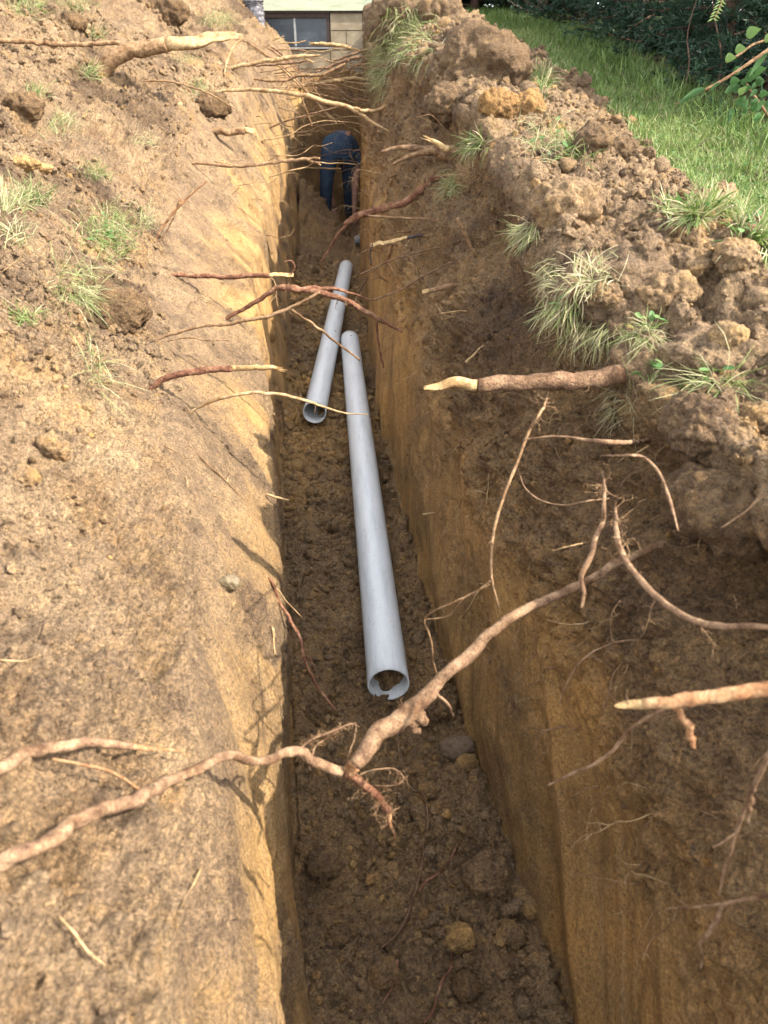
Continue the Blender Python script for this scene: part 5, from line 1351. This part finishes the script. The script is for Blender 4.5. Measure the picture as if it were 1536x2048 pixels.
# ------------------------------------------------------------------ hedge of conifers
def conifer(label, x, y, h, rad, seed, dens=1.0, nw=1.0):
    r = np.random.default_rng(seed); 
    z0 = CAM_H + float(LAWN(y)) - .03
    base = Vector((x, y, z0))
    rootE = empty('conifer', base); tag(rootE, label, 'tree', 'dark conifers along the lawn')
    pth = catmull([[0, 0, -.1, .06], [.02, .01, h * .3, .05], [-.02, .02, h * .7, .03], [0, 0, h * .97, .008]], 16)
    parts = [tube(pth, 8)]
    # limbs
    nl = int(46 * dens)
    tw = []
    for i in range(nl):
        zz = h * (.03 + .92 * r.random() ** 1.15); a = r.random() * 2 * math.pi
        prof = rad * (1 - (zz / h) ** 1.5 * .8) * r.uniform(.7, 1.15)
        e = [math.cos(a) * prof, math.sin(a) * prof, zz + prof * r.uniform(-.25, .35)]
        lp = catmull([[0, 0, zz, .014], [e[0] * .5, e[1] * .5, zz + (e[2] - zz) * .3, .009], [*e, .003]], 8)
        parts.append(tube(lp, 5, False)); tw.append(lp)
    V, F = merge(parts); mesh_np('trunk', V, F, M['bark_tree'], rootE)
    # feathery sprays along the outer half of each limb
    Bc = []; Dr = []
    for lp in tw:
        for s in range(int(11 * dens) + 3):
            t = .30 + .75 * r.random(); k = min(7, int(t * 7)); c = lp[k, :3] + r.normal(0, .05, 3)
            d = np.array([lp[-1, 0], lp[-1, 1], 0]); d /= max(np.linalg.norm(d), 1e-6)
            d = d + r.normal(0, .5, 3) + np.array([0, 0, .25]); d /= np.linalg.norm(d)
            Bc.append(c); Dr.append(d)
    Bc = np.array(Bc); Dr = np.array(Dr); ns = len(Bc)
    nn = 22
    tpos = r.random((ns, nn)); L_ = r.uniform(.10, .22, ns)
    Bn = Bc[:, None] + Dr[:, None] * (tpos * L_[:, None])[..., None]
    un = Dr[:, None] * .9 + r.normal(0, .55, (ns, nn, 3))
    cl = fbm(Bc + np.array(base), 3.0, 2, 7)
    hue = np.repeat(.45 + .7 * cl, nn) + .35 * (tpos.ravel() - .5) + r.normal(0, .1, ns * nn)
    lens = r.uniform(.030, .075, ns * nn)
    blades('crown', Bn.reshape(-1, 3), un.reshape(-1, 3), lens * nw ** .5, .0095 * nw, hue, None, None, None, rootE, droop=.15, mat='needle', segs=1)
hl = [('first conifer of the hedge from the right edge, overhanging the bare ground', 2.55, 4.3, 2.0, .62),
      ('second conifer of the hedge counted from the right edge', 2.40, 5.3, 2.1, .66),
      ('third conifer of the hedge counted from the right edge', 2.42, 6.25, 2.0, .66),
      ('conifer in the middle of the hedge with low feathery boughs', 2.38, 7.2, 2.1, .68),
      ('conifer with bright low boughs where the hedge bends left', 2.28, 8.2, 2.2, .70),
      ('conifer just left of the hedge bend', 2.15, 9.3, 2.2, .72),
      ('conifer behind the end of the lawn, second from the house', 1.85, 10.5, 2.3, .78),
      ('conifer behind the end of the lawn nearest the house', 1.15, 11.5, 2.3, .74)]
for i, (lb, x, y, h, rd) in enumerate(hl): conifer(lb, x, y, h, rd, 300 + i, 1.5)
bk = [(3.3, 5.4), (3.2, 7.2), (3.1, 9.0), (3.0, 10.8), (1.9, 13.6), (1.0, 13.4)]
for i, (x, y) in enumerate(((1.3, 12.4), (1.95, 12.2), (2.6, 11.6))):
    conifer(['low dense conifer filling the gap nearest the house', 'middle one of the low dense conifers behind the lawn end', 'low dense conifer filling the gap by the hedge bend'][i], x, y, 1.15, .75, 500 + i, 1.2, 2.0)
for i, (x, y) in enumerate(bk):
    conifer('dark conifer of the back row hidden in the shade behind the hedge', x, y, 3.0, 1.1, 400 + i, 1.35, 2.2)
# bare dead stems in the dark gap at the right
for i, (u, v0, v1, dx) in enumerate(((1375, 130, 60, 1), (1440, 120, -10, -14))):
    p0 = hit(u, v0 + 20)[0]; yy_ = 5.0
    a = at_y(u, v0, yy_); b_ = at_y(u + dx, v1, yy_)
    a2 = drop(a.x, a.y)[0]
    V, F = tube(catmull([[*a2, .005], [a.x + .01, a.y, a.z, .004], [*b_, .003], [b_.x + .05, b_.y, b_.z + .3, .002]], 14), 6)
    o = mesh_np('dead_stem', V, F, M['bark_tree']); tag(o, ['thin pale dead stem standing upright before the dark hedge gap', 'second dead stem right of the upright pale one', 'rightmost dead stem under the hedge', 'leaning dead stem between the upright ones'][i], 'stem', 'dead stems under the hedge')

# leafy branches reaching in from the right edge
def leafy(label, px, y0, leaves, lsize, cat='branch', name='leafy_branch', hue=.6):
    rows = [[*at_y(u, v, y0), w_ / 2 / FPX * y0] for u, v, w_ in px]
    pth = catmull(rows, 24); V, F = tube(pth, 6); cen = Vector(rows[0][:3])
    o = mesh_np(name, V - np.array(cen), F, M['bark_tan']); o.location = cen; tag(o, label, cat)
    for (u, v, ang, sz, hu) in leaves:
        c = at_y(u, v, y0 - .01)
        L = sz / FPX * y0 * .68; W = L * lsize
        ca, sa = math.cos(ang), math.sin(ang)
        Vv = []; Ff = []
        n = 9
        for i in range(n):
            t = i / (n - 1); wv = W * (math.sin(math.pi * t ** .75) * (1 - .35 * t)) + 1e-4
            bz_ = -.18 * L * t * t
            for s in (-1, 0, 1):
                lx, ly, lz = t * L, s * wv * .5, bz_ + (.16 * wv if s else 0)
                X_ = ca * lx - sa * ly; Z_ = sa * lx + ca * ly
                Vv.append((c.x - cen.x + X_, c.y - cen.y + lz * 1.2 - .3 * Z_, c.z - cen.z + Z_ + lz * .4))
        for i in range(n - 1):
            for s in (0, 1):
                k = i * 3 + s; Ff.append((k, k + 1, k + 4, k + 3))
        h = np.full((len(Vv), 3), hu)
        mesh_np('leaf', Vv, Ff, M['leaf'], o, attr={'hue': h})
    return o
leafy('long thin branch with narrow leaves reaching down left from the right edge', [(1545, 95, 8), (1500, 125, 6), (1455, 155, 5), (1410, 180, 5), (1352, 208, 3)], 2.9,
      [(1412, 178, math.radians(200), 70, .25), (1385, 192, math.radians(205), 40, .3), (1536, 105, math.radians(235), 60, .3), (1440, 165, math.radians(215), 30, .2)], .32)
leafy('heart leaved vine twining on the thin branch at the right edge', [(1540, 78, 4), (1505, 90, 4), (1480, 108, 4), (1455, 122, 3)], 2.85,
      [(1492, 72, math.radians(30), 34, .7), (1470, 100, math.radians(10), 26, .75), (1450, 118, math.radians(10), 26, .8), (1528, 80, math.radians(20), 24, .8), (1478, 190, math.radians(60), 24, .8)], .95, 'vine', 'vine')
leafy('dark round leaved shrub low at the right edge', [(1550, 250, 5), (1525, 215, 5), (1500, 180, 4), (1490, 160, 3)], 3.2,
      [(1498 + r_.uniform(-45, 45), 185 + r_.uniform(-38, 55), r_.uniform(0, 6.28), r_.uniform(18, 32), r_.uniform(.1, .45)) for _ in range(30)], .9, 'shrub', 'shrub')
leafy('pale feathery fern frond hanging at the top right', [(1450, -20, 4), (1442, 8, 3), (1428, 38, 2)], 2.8,
      [(1449 - i * 3.2, -12 + i * 7, math.radians(205 if i % 2 else -25), 15, 1.0) for i in range(8)] + [(1449 - i * 3.2, -12 + i * 7, math.radians(-20 if i % 2 else 200), 13, 1.0) for i in range(8)], .30, 'fern', 'fern_frond')

_t = 0
for o in bpy.data.objects:
    if o.type == 'MESH': _t += sum(len(p.vertices) - 2 for p in o.data.polygons) if len(o.data.polygons) < 5000 else len(o.data.polygons) * (len(o.data.polygons[0].vertices) - 2)
print('triangles', _t)
